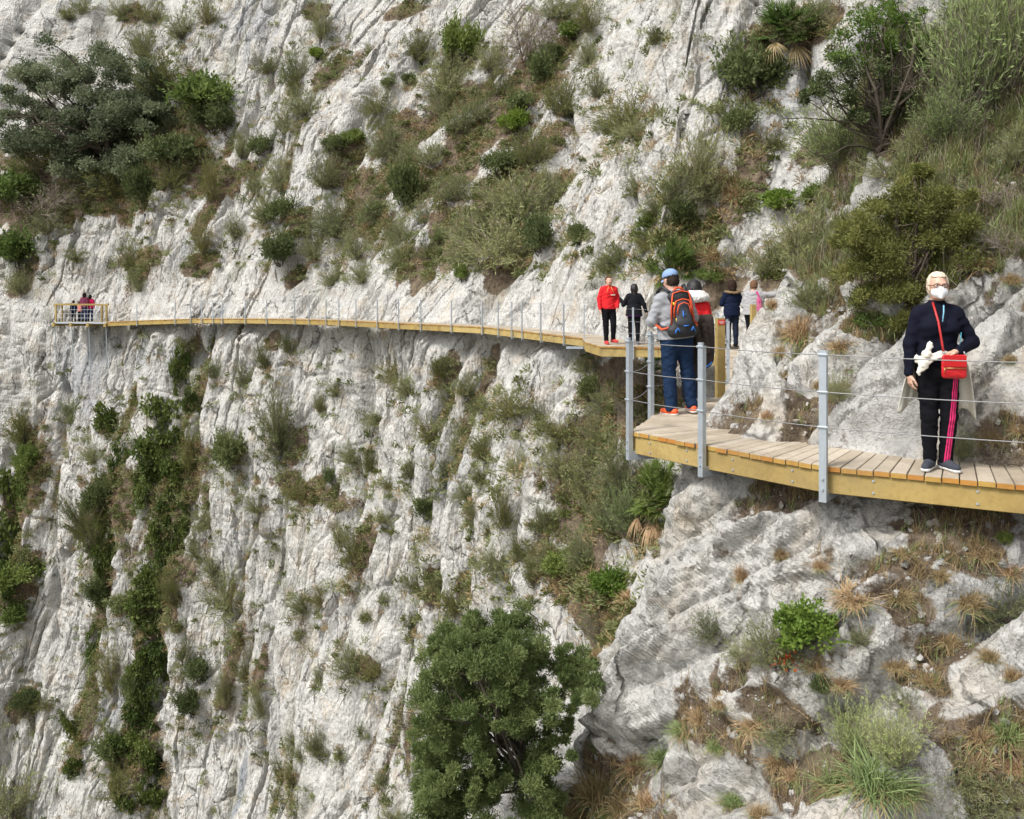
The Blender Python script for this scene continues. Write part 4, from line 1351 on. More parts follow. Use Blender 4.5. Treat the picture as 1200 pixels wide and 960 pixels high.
def panel(u, v):
    c = u * 2 - 1                                       # across the back, from right hip to left hip
    L = 0.40 + (0.15 if c > 0 else .10) * c * c + 0.03 * math.sin(u * 19)
    wdt = .205 + v ** .6 * (.15 if c > 0 else .11)
    fold = .014 * v * math.sin(u * 40 + 2 * v)
    return (c * wdt + .4 * fold, .125 - .17 * abs(c) ** 3 * (1 - .5 * v) + .05 * v + fold, 1.0 - .02 * abs(c) - v * L)
sheet('jacket_tail', panel, 60, 18, .006, white, tied)
# shoulder bag
bag = empty('shoulder_bag', bw, -0.12, 'red leather shoulder bag under the masked woman\'s hand', 'bag'); bag.scale = w_.e.scale
b = MB(); bc = npv(.062, -.235, .925)
s = SDF()
for zz in (-.075, -.03, .02, .07): s.cap(bc + npv(-.072, 0, zz), bc + npv(.072, 0, zz), .030, .030, .85, .035)
sdf_mesh('pouch', s, .007, redl, bag, 0, None, .004, 16, 3)
b = MB(); b.box(bc + npv(0, -.026, .045), npv(1, 0, 0), npv(0, 1, 0), npv(0, 0, 1), .090, .006, .050, .004, .5); b.build('flap', redl, bag)
b = MB(); b.tube([bc + npv(-.085, -.034, -.014), bc + npv(.085, -.034, -.014)], .0035, 5); b.tube([bc + npv(-.086, -.034, -.014), bc + npv(-.088, -.036, -.05)], .004, 5); b.build('zipper', plain('brass', (0.5, 0.36, 0.14), 0.35, 0.9), bag, True)
b = MB()
b.tube([npv(-.052, -.045, 1.46), npv(-.056, -.115, 1.40), npv(-.048, -.180, 1.30), npv(-.040, -.205, 1.20), npv(-.025, -.21, 1.10), npv(-.018, -.225, 1.03)], .010, 6)
b.tube([npv(-.052, -.045, 1.46), npv(-.02, .06, 1.45), npv(.06, .14, 1.30), npv(.13, .13, 1.15), npv(.19, -.05, 1.02), npv(.15, -.21, 1.0)], .009, 6)
b.build('strap', redd, bag, True)
b = MB()
for sx in (-.085, .085): b.tube([bc + npv(sx, 0, .100), bc + npv(sx * .95, 0, .125)], .006, 6)
b.build('strap_ring', M['steel'], bag, True)

# ---------------------------------------------------------------- 2. man with the backpack, seen from behind
jean = cloth('blue_denim', (0.012, 0.028, 0.068), 0.85, 0.35, 12); greyh = cloth('grey_marl', (0.30, 0.31, 0.335), 0.9, 0.14, 60)
ml = (2.06, 11.35, ZD + 0.003)
m_ = Person(ml, PI + 0.22, 1.735, 'man in grey hoodie and blue cap seen from behind wearing a backpack', h=0.0105, build=1.12,
            pose=dict(elL=(.27, -.02, 1.13), wrL=(.12, -.20, 1.10), hdL=(-.7, -.7, 0), pnL=(0, 0, -1), thL=(.0, -1, .3), elR=(-.235, .0, 1.12), wrR=(-.30, -.20, 1.05), hdR=(.3, -1, 0), pnR=(0, 0, 1), thR=(1, .3, 0),
                      ankL=(.14, .02, .085), ankR=(-.13, .0, .085), kneeL=(.12, -.01, .48), kneeR=(-.115, -.02, .48), toeL=(.20, -.14, .03), toeR=(-.14, -.17, .03), yaw=0.25, nod=0.22, curl=0.7))
m_.e.rotation_euler = (0, .09, PI + .22)
m_.body()
m_.trousers(jean, inf=.014, wide=.018, wr=.012)
m_.top(greyh, hem=.90, inf=.026, cuff=.97, name='hoodie', wr=.010, collar=.02, loose=.012)
s = SDF(); s.cap((-.07, .085, 1.43), (.07, .085, 1.43), .05, .05, .8, .03); s.cap((-.05, .11, 1.40), (.05, .11, 1.40), .05, .05, .7, .03)
for sx in (-1, 1): s.cap((sx * .08, .06, 1.44), (sx * .06, -.06, 1.44), .035, .03, None, .03)
sdf_mesh('hood', s, m_.h, greyh, m_.e, 0, None, .008, 12, 2)
m_.shoes(plain('orange_trainer', (0.75, 0.10, 0.02), 0.6, 0, 0.2, 40), plain('pale_sole', (0.6, 0.58, 0.52), 0.6))
m_.hair(cloth('dark_short_hair', (0.035, 0.026, 0.02)), 0, .004, .03)
capm = cloth('blue_cap', (0.21, 0.31, 0.52))
s = SDF(); s.ell(m_.hp(0, .012, .055), (.092, .108, .085), .02, m_.head_rot)
cp = sdf_mesh('cap', s, .008, capm, m_.e, 0, lambda X, Y, Z: (m_.hp(0, .0, .035)[2] - Z) + 0.25 * (Y - m_.p['head'][1]))
s = SDF(); s.cap(m_.hp(-.035, -.11, .045), m_.hp(.035, -.11, .045), .045, .045, None, .02)
sdf_mesh('peak', s, .007, capm, cp, 0, lambda X, Y, Z: np.abs(Z - (m_.hp(0, -.13, .042)[2] - .3 * ((X - m_.p['head'][0]) ** 2) / .05)) - .008)
s = SDF(); s.ell(m_.hp(0, .106, .022), (.040, .016, .026), 0, m_.head_rot); sdf_mesh('cap_gap', s, .006, cloth('cap_dark', (0.02, 0.02, 0.03)), cp)

bp = empty('backpack', ml, PI + 0.22, 'black and orange backpack on the back of the man in the grey hoodie', 'backpack'); bp.rotation_euler = (0, .09, PI + .22); bp.scale = (m_.k * 1.28, m_.k, m_.k * 1.03)
bk = cloth('black_nylon', (0.015, 0.016, 0.020), 0.6); bo = plain('orange_trim', (0.72, 0.085, 0.02), 0.6); bg_ = cloth('dark_grey_nylon', (0.045, 0.05, 0.065), 0.6); bb = plain('blue_cord', (0.03, 0.18, 0.62), 0.5)
s = SDF(); s.cap((0, .225, .99), (0, .215, 1.34), .118, .085, .70, .03); s.cap((-.06, .22, .97), (.06, .22, .97), .085, .085, .8, .03); s.cap((-.05, .20, 1.36), (.05, .20, 1.36), .06, .06, .8, .04)
sdf_mesh('pack', s, .010, bk, bp, 0, lambda X, Y, Z: .90 - Z, .004, 12, 1)
s = SDF(); s.cap((0, .285, 1.08), (0, .27, 1.27), .078, .060, .55, .03)
sdf_mesh('front_pocket', s, .009, bg_, bp)
q = MB()
arch = lambda w, z0, z1, y: [npv(-w, y, z0), npv(-w * .95, y + .012, (z0 + z1) / 2), npv(-w * .7, y + .012, z1 - .02), npv(0, y + .014, z1), npv(w * .7, y + .012, z1 - .02), npv(w * .95, y + .012, (z0 + z1) / 2), npv(w, y, z0)]
q.tube(arch(.108, 1.05, 1.42, .245), .008, 6); q.tube(arch(.088, 1.13, 1.33, .278), .0075, 6); q.tube(arch(.062, 1.16, 1.29, .305), .006, 6)
q.tube([npv(-.05, .20, 1.42), npv(-.02, .19, 1.455), npv(.02, .19, 1.455), npv(.05, .20, 1.42)], .012, 6)
q.tube([npv(.10, .20, 1.02), npv(.17, .13, 1.00), npv(.20, .02, 1.06)], .012, 6)
q.tube([npv(-.10, .20, 1.02), npv(-.17, .13, 1.00), npv(-.20, .02, 1.06)], .012, 6)
q.build('orange_piping', bo, bp, True)
q = MB()
for sx in (-1, 1):
    q.tube([npv(sx * .075, .17, 1.41), npv(sx * .105, .05, 1.475), npv(sx * .115, -.07, 1.43), npv(sx * .125, -.135, 1.30), npv(sx * .16, -.10, 1.12), npv(sx * .16, .06, 1.03), npv(sx * .11, .17, 1.0)], .018, 6)
q.build('shoulder_strap', bk, bp, True)
q = MB()
for sx in (-1, 1): q.tube([npv(sx * .055, .315, .97), npv(sx * .075, .318, 1.01), npv(sx * .09, .305, .98), npv(sx * .095, .30, .95)], .008, 6)
q.tube([npv(-.03, .33, 1.03), npv(.02, .33, 1.03)], .006, 5)
q.tube([npv(.01, .318, 1.20), npv(.015, .326, 1.13), npv(-.01, .326, 1.16)], .006, 5)
q.build('blue_cord', bb, bp, True)
q = MB()
for (x, z_) in ((.085, 1.30), (.07, 1.12)): q.tube([npv(x, .285, z_), npv(x, .29, z_ - .035)], .009, 5)
q.build('zip_pull', plain('yellow_pull', (0.7, 0.5, 0.03), 0.5), bp, True)
# dark jacket carried over the right forearm
jk = empty('carried_jacket', ml, PI + 0.22, 'brown jacket hung over the forearm of the man with the backpack', 'jacket'); jk.rotation_euler = (0, .09, PI + .22); jk.scale = m_.e.scale
brn = cloth('brown_fleece', (0.050, 0.039, 0.034), 0.9, 0.25, 20)
def drape(u, v):
    # folded over the forearm: front flap, over the arm, long back flap
    x = -.18 - u * .34 - .02 * math.sin(u * 11 + v * 4)
    fold = .022 * math.sin(u * 15 + 2 * v)
    if v < .30: return (x, -.24 + fold, .72 + .36 * (v / .30))
    if v < .42:
        a = (v - .30) / .12 * PI
        return (x, -.15 - .09 * math.cos(a), 1.08 + .05 * math.sin(a))
    t = (v - .42) / .58
    return (x * (1 - .10 * t), -.06 + fold * (.3 + t) + .03 * t, 1.08 - t * (.60 + .12 * math.sin(u * 4.5)))
sheet('jacket_body', drape, 40, 36, .012, brn, jk)
s = SDF(); s.cap((-.26, -.03, 1.05), (-.30, .0, .74), .05, .045, None, .02); s.cap((-.30, .0, .74), (-.27, -.02, .60), .045, .04, None, .02); s.cap((-.38, -.03, 1.0), (-.39, .0, .70), .045, .04, None, .02)
sdf_mesh('sleeve', s, .011, brn, jk, 0, None, .012, 10, 6)
q = MB(); q.tube([npv(-.26, .03, .56), npv(-.34, .05, .53), npv(-.42, .03, .57)], .011, 6); q.build('lining_edge', bb, jk, True)

# ---------------------------------------------------------------- 3. person in red with the white fluffy hood
red = cloth('red_cloth', (0.62, 0.022, 0.028)); blk = cloth('black_trouser', (0.007, 0.007, 0.010))
f_ = Person((2.42, 12.5, ZD + .003), PI - 0.2, 1.60, 'person in red jacket with white fluffy hood half hidden behind the backpack man', h=0.013, build=.92, pose=dict(yaw=0.3, nod=.15))
f_.body(); f_.trousers(blk); f_.top(red, hem=.84, inf=.018, loose=.0, wr=.010); f_.shoes(blk, blk)
f_.hair(cloth('black_hair', (0.012, 0.010, 0.011), 0.5), .05, .016, .03, vol=.012)
s = SDF(); rr = np.random.default_rng(4)
for a in np.linspace(-1.9, 1.9, 15):
    s.ell((.15 * math.sin(a), .045 + .085 * math.cos(a), 1.465 + .02 * rr.random()), np.array([.068, .066, .06]) * (0.9 + .3 * rr.random()), .02)
for a in np.linspace(-1.4, 1.4, 9): s.ell((.11 * math.sin(a), .07 + .06 * math.cos(a), 1.525), (.06, .055, .05), .02)
sdf_mesh('fluffy_hood', s, .011, plain('white_fleece', (0.72, 0.71, 0.68), 0.95, 0, 0.1, 60, 0.006), f_.e, 0, None, .014, 24, 3)

# ---------------------------------------------------------------- 4. man in the red pullover
r_ = Person((2.56, 24.85, ZD + .003), 0.12, 1.80, 'man in bright red pullover, black trousers and red shoes facing the camera', h=0.014, build=1.0,
            pose=dict(elR=(-.23, .03, 1.13), wrR=(-.235, -.06, .88), elL=(.235, .04, 1.12), wrL=(.19, -.13, .93), ankL=(.13, .06, .12), toeL=(.20, -.10, .06), ankR=(-.06, 0, .085), toeR=(-.06, -.18, .03),
                      kneeL=(.11, -.05, .50), kneeR=(-.075, -.02, .49), yaw=0.35))
r_.body(); r_.trousers(blk, inf=.012, wide=.004)
r_.top(red, hem=.88, inf=.022, loose=.0, name='pullover', wr=.010, collar=.03)
r_.shoes(plain('red_shoe', (0.5, 0.03, 0.03), 0.6), plain('red_sole', (0.45, 0.05, 0.05), 0.6)); r_.hair(cloth('brown_hair', (0.10, 0.05, 0.03)), 0, .004, .03)
q = MB()
for sx in (-1, 1): q.tube([npv(sx * .03, -.115, 1.44), npv(sx * .06, -.15, 1.36), npv(sx * .085, -.165, 1.30)], .006, 5)
q.build('yellow_piping', plain('yellow_piping', (0.62, 0.40, 0.10), 0.6), r_.e, True)
q = MB()
for k in range(7): q.box((.02 + k * .016, -.182, 1.235), npv(1, 0, 0), npv(0, 1, 0), npv(0, 0, 1), .0055, .006, .011, 0, .5)
q.build('chest_lettering', white, r_.e)

# ---------------------------------------------------------------- 5. woman in the black coat
k_ = Person((3.22, 24.75, ZD + .003), PI - 0.15, 1.58, 'woman in short black coat with dark hair seen from behind, one hand raised', h=0.015, build=1.05,
            pose=dict(elL=(.30, -.02, 1.13), wrL=(.40, -.10, 1.30), hdL=(.3, -.2, 1), pnL=(-1, -.3, 0), thL=(0, -1, .2), elR=(-.27, .02, 1.14), wrR=(-.34, -.02, .93), yaw=.15))
k_.body(); k_.trousers(blk, inf=.010, wide=.002)
coat = cloth('black_coat', (0.010, 0.011, 0.015)); purp = cloth('purple_lining', (0.10, 0.02, 0.16))
k_.top([coat, purp], hem=.80, inf=.024, loose=.05, wr=.010, name='coat', matf=lambda C: ((C[:, 2] < .825) & (np.hypot(C[:, 0], C[:, 1]) < .26)).astype(int))
k_.shoes(cloth('grey_shoe', (0.08, 0.08, 0.12)), plain('grey_sole', (0.35, 0.35, 0.42), 0.6)); k_.hair(cloth('black_hair_tail', (0.010, 0.008, 0.009), 0.5), .14, .012, .03, vol=.01)

# ---------------------------------------------------------------- 6. person in the navy parka
n_ = Person((5.60, 23.9, ZD + .003), PI + 0.1, 1.66, 'person in navy parka with brown fur hood trim and curly dark hair', h=0.015, build=1.03,
            pose=dict(elL=(.25, -.05, 1.12), wrL=(.12, -.20, 1.22), hdL=(-.6, -.5, .5), pnL=(-.3, -.5, -.5), elR=(-.26, -.02, 1.13), wrR=(-.13, -.22, 1.30), hdR=(.4, -.5, .5), nod=.25))
navyp = cloth('navy_parka', (0.007, 0.012, 0.034))
n_.body(); n_.trousers(cloth('dark_denim', (0.015, 0.02, 0.038)), inf=.014, wide=.006); n_.top(navyp, hem=.80, inf=.03, loose=.03, wr=.010, name='parka'); n_.shoes(blk, blk)
n_.hair(cloth('curly_hair', (0.030, 0.018, 0.013)), .10, .018, .03, vol=.02)
s = SDF()
for a in np.linspace(-1.8, 1.8, 13): s.ell((.175 * math.sin(a), .03 + .13 * math.cos(a), 1.40 + .025 * abs(math.sin(a))), (.042, .04, .035), .02)
sdf_mesh('fur_trim', s, .014, cloth('brown_fur', (0.22, 0.15, 0.085), 0.95, .3), n_.e, 0, None, .012, 22, 5)

# ---------------------------------------------------------------- 7. person in the grey hoodie with the pink bag
g_ = Person((5.74, 22.3, ZD + .003), PI - 0.55, 1.66, 'person in pale grey hoodie with pink rucksack leaning a hand on the rock', h=0.015, build=1.32,
            pose=dict(elR=(-.40, -.10, 1.36), wrR=(-.60, -.18, 1.40), hdR=(-1, -.2, .1), pnR=(0, -1, 0), thR=(0, 0, 1), elL=(.25, .0, 1.12), wrL=(.20, -.14, .95), yaw=.3, nod=.25))
g_.body(); g_.trousers(blk, inf=.014); g_.top(cloth('pale_hoodie', (0.33, 0.33, 0.34)), hem=.88, inf=.03, loose=.025, wr=.012, name='hoodie'); g_.shoes(blk, blk)
g_.hair(cloth('light_brown_hair', (0.15, 0.085, 0.05)), .0, .012, .03, vol=.006)
s = SDF(); s.cap((-.07, .10, 1.40), (.07, .10, 1.40), .06, .06, .8, .03); s.cap((0, .13, 1.36), (0, .14, 1.28), .07, .03, .6, .03)
sdf_mesh('hood', s, .014, cloth('pale_hood', (0.33, 0.33, 0.34)), g_.e, 0, None, .008, 12, 2)
pk = empty('pink_rucksack', (5.74, 22.3, ZD), PI - 0.55, 'small pink rucksack on the side of the person leaning on the rock', 'rucksack'); pk.scale = g_.e.scale
s = SDF(); s.cap((-.20, .16, 1.02), (-.18, .16, 1.26), .075, .06, .8, .03)
sdf_mesh('pouch', s, .013, cloth('pink_nylon', (0.42, 0.10, 0.20)), pk, 0, None, .006, 12, 2)
q = MB(); q.tube([npv(-.12, .15, 1.44), npv(-.18, .18, 1.34), npv(-.20, .20, 1.20), npv(-.20, .18, 1.02)], .018, 6); q.tube([npv(-.12, .15, 1.44), npv(-.13, -.08, 1.42), npv(-.18, -.10, 1.2)], .016, 6)
q.build('strap', cloth('magenta_strap', (0.45, 0.03, 0.16)), pk, True)

# ---------------------------------------------------------------- 8-11. four people on the far platform
def far_person(x, y, H, rot, label, top, bottom, hair, long=0.0, **kw):
    q = Person((x, y, zp + .003), rot, H, label, h=0.03, build=1.05, pose=kw or None)
    q.body(face=False); q.trousers(bottom); q.top(top, hem=.84, inf=.032, loose=.02); q.shoes(blk, blk); q.hair(hair, long, .02, .03, vol=.01)
dk = cloth('dark_hair', (0.018, 0.012, 0.011))
far_person(-26.95, 57.7, 1.28, PI + .2, 'small child in navy jacket at the left of the group on the platform', navyp, blk, dk)
far_person(-26.60, 57.75, 1.22, PI - .5, 'small child in salmon pink top huddled between the others on the platform', cloth('salmon', (0.55, 0.20, 0.17)), blk, dk)
far_person(-26.30, 57.75, 1.74, PI, 'long haired adult in maroon top seen from behind on the platform', cloth('maroon', (0.16, 0.035, 0.07)), cloth('indigo_trouser', (0.02, 0.025, 0.07)), dk, .16)
far_person(-26.02, 57.9, 1.62, PI + .3, 'person in magenta jacket at the right of the group on the platform', cloth('magenta', (0.55, 0.02, 0.10)), cloth('indigo_trousers', (0.02, 0.025, 0.07)), dk, .1)
# ================================================================== VEGETATION
def rand_unit(n, rng):
    v = rng.normal(size=(n, 3)); return v / np.linalg.norm(v, axis=1, keepdims=True)


def leaf_quads(C, D, L, W, rng, fold=0.15):
    """rhombic leaves: base C, direction D, length L, width W -> V, F"""
    n = len(C)
    s = np.cross(D, rand_unit(n, rng)); s /= np.linalg.norm(s, axis=1, keepdims=True) + 1e-9
    nrm = np.cross(D, s)
    L = np.broadcast_to(L, (n,))[:, None]; W = np.broadcast_to(W, (n,))[:, None]
    mid = C + D * L * 0.5 + nrm * W * fold
    V = np.stack([C, mid + s * W * 0.5, C + D * L, mid - s * W * 0.5], 1).reshape(-1, 3)
    F = np.arange(4 * n).reshape(n, 4)
    return V, F


def blade_strips(C, D, L, W, droop, rng, seg=3):
    """arching grass blades as tapering strips"""
    n = len(C)
    s = np.cross(D, np.array([0, 0, 1.0]) + 0.3 * rng.normal(size=(n, 3))); s /= np.linalg.norm(s, axis=1, keepdims=True) + 1e-9
    L = np.broadcast_to(L, (n,)); W = np.broadcast_to(W, (n,)); droop = np.broadcast_to(droop, (n,))
    rows = []
    for k in range(seg + 1):
        t = k / seg
        p = C + D * (L * t)[:, None]
        p = p - np.array([0, 0, 1.0]) * (droop * L * t * t)[:, None]
        w = (W * (1 - t) ** 0.6 * 0.5 + 0.0004)[:, None]
        rows.append(np.stack([p - s * w, p + s * w], 1))
    V = np.stack(rows, 1).reshape(n, -1, 3)
    m = (seg + 1) * 2
    base = np.arange(n)[:, None] * m
    F = []
    for k in range(seg):
        F.append(base + np.array([2 * k, 2 * k + 1, 2 * k + 3, 2 * k + 2]))
    return V.reshape(-1, 3), np.stack(F, 1).reshape(-1, 4)


class LB:
    """leaf batches -> one mesh with several materials"""
    def __init__(self): self.V, self.F, self.T, self.M, self.n = [], [], [], [], 0
    def add(self, V, F, tint, mi=0):
        self.V.append(V); self.F.append(F + self.n); self.n += len(V)
        self.T.append(np.broadcast_to(tint, (len(V),)) if np.ndim(tint) <= 1 and np.size(tint) in (1, len(V)) else np.repeat(tint, len(V) // len(tint)))
        self.M.append(np.full(len(F), mi))
    def mesh(self, name, mats):
        return mesh_np(name, np.concatenate(self.V), np.concatenate(self.F), mats, np.concatenate(self.M), False, {'tint': np.concatenate(self.T)})


def tube_np(pts, rad, sides=4):
    mb = MB(); mb.tube(pts, rad, sides, cap=False)
    return np.concatenate(mb.v), np.array(mb.f)


def crown_leaves(lb, cent, rad, n, L, W, rng, mi=0, up=0.35, tvar=0.5):
    """leaves in clusters: cent (k,3), rad (k,)"""
    k = len(cent)
    ci = rng.integers(0, k, n)
    d = rand_unit(n, rng)
    r = rng.random(n) ** 0.6 * (0.85 + 0.5 * rng.random(n) ** 3)
    sq = np.array([1, 1, 0.8])
    P = cent[ci] + d * (r * rad[ci])[:, None] * sq
    D = d * 0.8 + rand_unit(n, rng) * 0.7 + np.array([0, 0, up]); D /= np.linalg.norm(D, axis=1, keepdims=True)
    ct = rng.random(k)
    t = np.clip(0.5 + (ct[ci] - 0.5) * tvar * 2 + rng.normal(size=n) * 0.18, 0, 1)
    V, F = leaf_quads(P, D, L * (0.6 + 0.8 * rng.random(n)), W * (0.6 + 0.8 * rng.random(n)), rng)
    lb.add(V, F, t, mi)


def bent(a, b, rng, n=5, amp=0.12):
    a = np.asarray(a, float); b = np.asarray(b, float); L = np.linalg.norm(b - a)
    o1, o2 = rng.normal(size=3) * amp * L, rng.normal(size=3) * amp * L
    out = []
    for i in range(n + 1):
        t = i / n
        out.append(a + (b - a) * t + o1 * math.sin(PI * t) + o2 * math.sin(2 * PI * t) * 0.5)
    return out


def proto_bush(kind, v):
    rng = np.random.default_rng(hash_s(kind) + v * 17)
    lb = LB()
    k = 22
    d = rand_unit(k, rng); d[:, 2] = np.abs(d[:, 2]) * 0.9 - 0.1
    r = 0.35 + 0.55 * rng.random(k)
    asym = np.array([1 + 0.25 * rng.normal(), 1, 1])
    cent = d * r[:, None] * np.array([0.9, 0.9, 0.62]) * asym + np.array([0, 0, 0.46])
    rad = 0.18 + 0.26 * rng.random(k)
    leaf = {'dark': (.13, .06), 'olive': (.14, .045), 'green': (.14, .07), 'bright': (.16, .08), 'golden': (.12, .05)}[kind]
    crown_leaves(lb, cent, rad, 2300, leaf[0], leaf[1], rng, 0)
    for c in cent[::2]:
        V, F = tube_np(bent((rng.normal() * .05, rng.normal() * .05, -0.1), c, rng, 4), [.030, .024, .018, .012, .006], 3)
        lb.add(V, F, rng.random(), 1)
    # stray shoots that break the outline
    n = 110
    ci = rng.integers(0, k, n); dd = rand_unit(n, rng) * .7 + np.array([0, 0, .6]); dd /= np.linalg.norm(dd, axis=1, keepdims=True)
    for q in range(6):
        P = cent[ci] + dd * (rad[ci] * (0.8 + .12 * q))[:, None]
        D = dd + rand_unit(n, rng) * .8; D /= np.linalg.norm(D, axis=1, keepdims=True)
        V, F = leaf_quads(P, D, leaf[0] * .9, leaf[1] * .9, rng); lb.add(V, F, rng.random(n), 0)
    return lb.mesh('shrub', [LEAF[kind], LEAF['bark']])


def proto_sage(kind, v):
    """many thin shoots from the base, needle leaves along them"""
    rng = np.random.default_rng(hash_s(kind) + v * 13 + 5)
    lb = LB(); mat = {'sage': 'sage', 'broom': 'esparto', 'olive': 'olive', 'dark': 'dark'}[kind]
    ns = 110 if kind != 'broom' else 170
    th = rng.random(ns) * 2 * PI; el = np.arccos(1 - rng.random(ns) * (0.85 if kind != 'broom' else 0.5))
    L = (0.75 + 0.75 * rng.random(ns)) * (1.0 if kind != 'broom' else 1.25)
    for i in range(ns):
        d = np.array([math.sin(el[i]) * math.cos(th[i]), math.sin(el[i]) * math.sin(th[i]), math.cos(el[i])])
        p0 = np.array([rng.normal() * .12, rng.normal() * .12, -0.05])
        p2 = p0 + d * L[i] + np.array([0, 0, .12 * L[i]]) + rng.normal(size=3) * .08
        pts = bent(p0, p2, rng, 4, .06)
        V, F = tube_np(pts, [.011, .009, .008, .006, .003], 3); lb.add(V, F, rng.random(), 1)
        m = 26
        t = 0.25 + 0.78 * rng.random(m)
        P = np.array([np.interp(t, np.linspace(0, 1, 5), [q[c] for q in pts]) for c in range(3)]).T
        P += rng.normal(size=(m, 3)) * .035
        D = d * 0.9 + rand_unit(m, rng) * .75; D /= np.linalg.norm(D, axis=1, keepdims=True)
        V, F = leaf_quads(P, D, .14 * (0.6 + .8 * rng.random(m)), .026, rng)
        lb.add(V, F, np.clip(rng.random() * .7 + rng.random(m) * .4, 0, 1), 0)
    return lb.mesh('shrub', [LEAF[mat], LEAF['twig']])


def proto_ivy(kind, v):
    """creeper hugging the rock: shallow in local y (y points out of the wall)"""
    rng = np.random.default_rng(900 + v)
    lb = LB(); k = 34
    cent = np.stack([rng.uniform(-.8, .8, k), rng.uniform(-.05, .28, k), rng.uniform(-.9, .9, k)], 1)
    cent[:, 0] *= np.sqrt(np.clip(1.05 - cent[:, 2] ** 2, .1, 1))
    crown_leaves(lb, cent, 0.14 + .16 * rng.random(k), 3000, .12, .085, rng, 0, up=-0.1)
    for q in range(14):
        x = rng.uniform(-.5, .5); V, F = tube_np(bent((x, 0, -1), (x + rng.normal() * .3, .05, .8), rng, 6, .1), .012, 3); lb.add(V, F, .5, 1)
    for q in range(16):   # hanging shoots
        x = rng.uniform(-.6, .6); z0 = rng.uniform(-.8, -.2); m = 16
        P = np.stack([x + rng.normal(size=m) * .03, np.full(m, .12), z0 - np.linspace(0, .45, m)], 1)
        D = rand_unit(m, rng) * .8 + np.array([0, .3, -.5]); D /= np.linalg.norm(D, axis=1, keepdims=True)
        V, F = leaf_quads(P, D, .10, .075, rng); lb.add(V, F, rng.random(m), 0)
    return lb.mesh('creeper', [LEAF['ivy'], LEAF['bark']])


def proto_twig(kind, v):
    rng = np.random.default_rng(700 + v)
    lb = LB()
    def grow(p, d, L, r, lev):
        e = p + d * L
        pts = bent(p, e, rng, 3, .08)
        V, F = tube_np(pts, [r, r * .85, r * .7, r * .55], 3); lb.add(V, F, rng.random(), 0)
        if lev == 0: return
        for q in range(4 if lev > 1 else 5):
            t = 0.35 + .65 * rng.random(); dd = unit(d + rng.normal(size=3) * .55 + np.array([0, 0, .1]))
            grow(p + d * L * t, dd, L * (0.5 + .3 * rng.random()), r * .55, lev - 1)
    for q in range(9):
        a = rng.random() * 2 * PI; d = unit([math.cos(a) * .7, math.sin(a) * .7, .55 + rng.random() * .6])
        grow(np.array([0, 0, -.05]), d, .62 + .3 * rng.random(), .018, 3)
    n = 240
    P = rand_unit(n, rng) * rng.random(n)[:, None] ** .5 * np.array([.8, .8, .6]) + np.array([0, 0, .75])
    V, F = leaf_quads(P, rand_unit(n, rng), .07, .03, rng); lb.add(V, F, rng.random(n), 1)
    return lb.mesh('shrub', [LEAF['twig'], LEAF['sage']])


def proto_grass(kind, v):
    rng = np.random.default_rng(hash_s(kind) + 31 * v)
    lb = LB(); n = 420
    a = rng.random(n) * 2 * PI; el = np.abs(rng.normal(size=n)) * 0.55
    D = np.stack([np.sin(el) * np.cos(a), np.sin(el) * np.sin(a), np.cos(el)], 1)
    C = np.stack([rng.normal(size=n) * .16, rng.normal(size=n) * .16, np.zeros(n) - .05], 1)
    L = 0.7 + 0.8 * rng.random(n)
    V, F = blade_strips(C, D, L, 0.020 + .014 * rng.random(n), 0.25 + .45 * rng.random(n), rng, 4)
    lb.add(V, F, rng.random(n), 0)
    n = 150 if kind == 'esparto' else 60
    a = rng.random(n) * 2 * PI; el = .5 + rng.random(n) * .8
    D = np.stack([np.sin(el) * np.cos(a), np.sin(el) * np.sin(a), np.cos(el)], 1)
    C = np.stack([rng.normal(size=n) * .16, rng.normal(size=n) * .16, np.zeros(n) - .05], 1)
    V, F = blade_strips(C, D, .6 + .5 * rng.random(n), .022, .55 + .3 * rng.random(n), rng, 4)
    lb.add(V, F, rng.random(n), 1)
    return lb.mesh('grass_tuft', [LEAF[kind if kind != 'esparto' else 'esparto'], LEAF['dry' if kind == 'esparto' else 'esparto']])


def proto_palm(kind, v):
    rng = np.random.default_rng(500 + v)
    lb = LB()
    for q in range(46):
        a = rng.random() * 2 * PI; el = rng.uniform(.15, 1.9)
        d = unit([math.sin(el) * math.cos(a), math.sin(el) * math.sin(a), math.cos(el)])
        L = rng.uniform(.45, .85)
        base = rng.normal(size=3) * .05; tip = base + d * L
        dead = el > 1.55 and rng.random() < .6
        mi = 2 if dead else 0
        V, F = tube_np([base, (base + tip) / 2 + np.array([0, 0, .04]), tip], .014, 3); lb.add(V, F, .6, mi)
        s = unit(np.cross(d, [0.05, 0, 1])); n2 = np.cross(s, d)
        nl = 22; an = np.linspace(-1.75, 1.75, nl)
        D = np.array([d * math.cos(t) + s * math.sin(t) + n2 * rng.normal() * .08 for t in an]); D /= np.linalg.norm(D, axis=1, keepdims=True)
        V, F = blade_strips(np.repeat(tip[None], nl, 0), D, (.50 - .10 * np.abs(an)) * rng.uniform(.85, 1.15), .046, .10 if not dead else .8, rng, 3)
        lb.add(V, F, np.clip(.3 + .6 * rng.random(nl), 0, 1), mi)
    return lb.mesh('fan_palm', [LEAF['palm'], LEAF['bark'], LEAF['dry']])


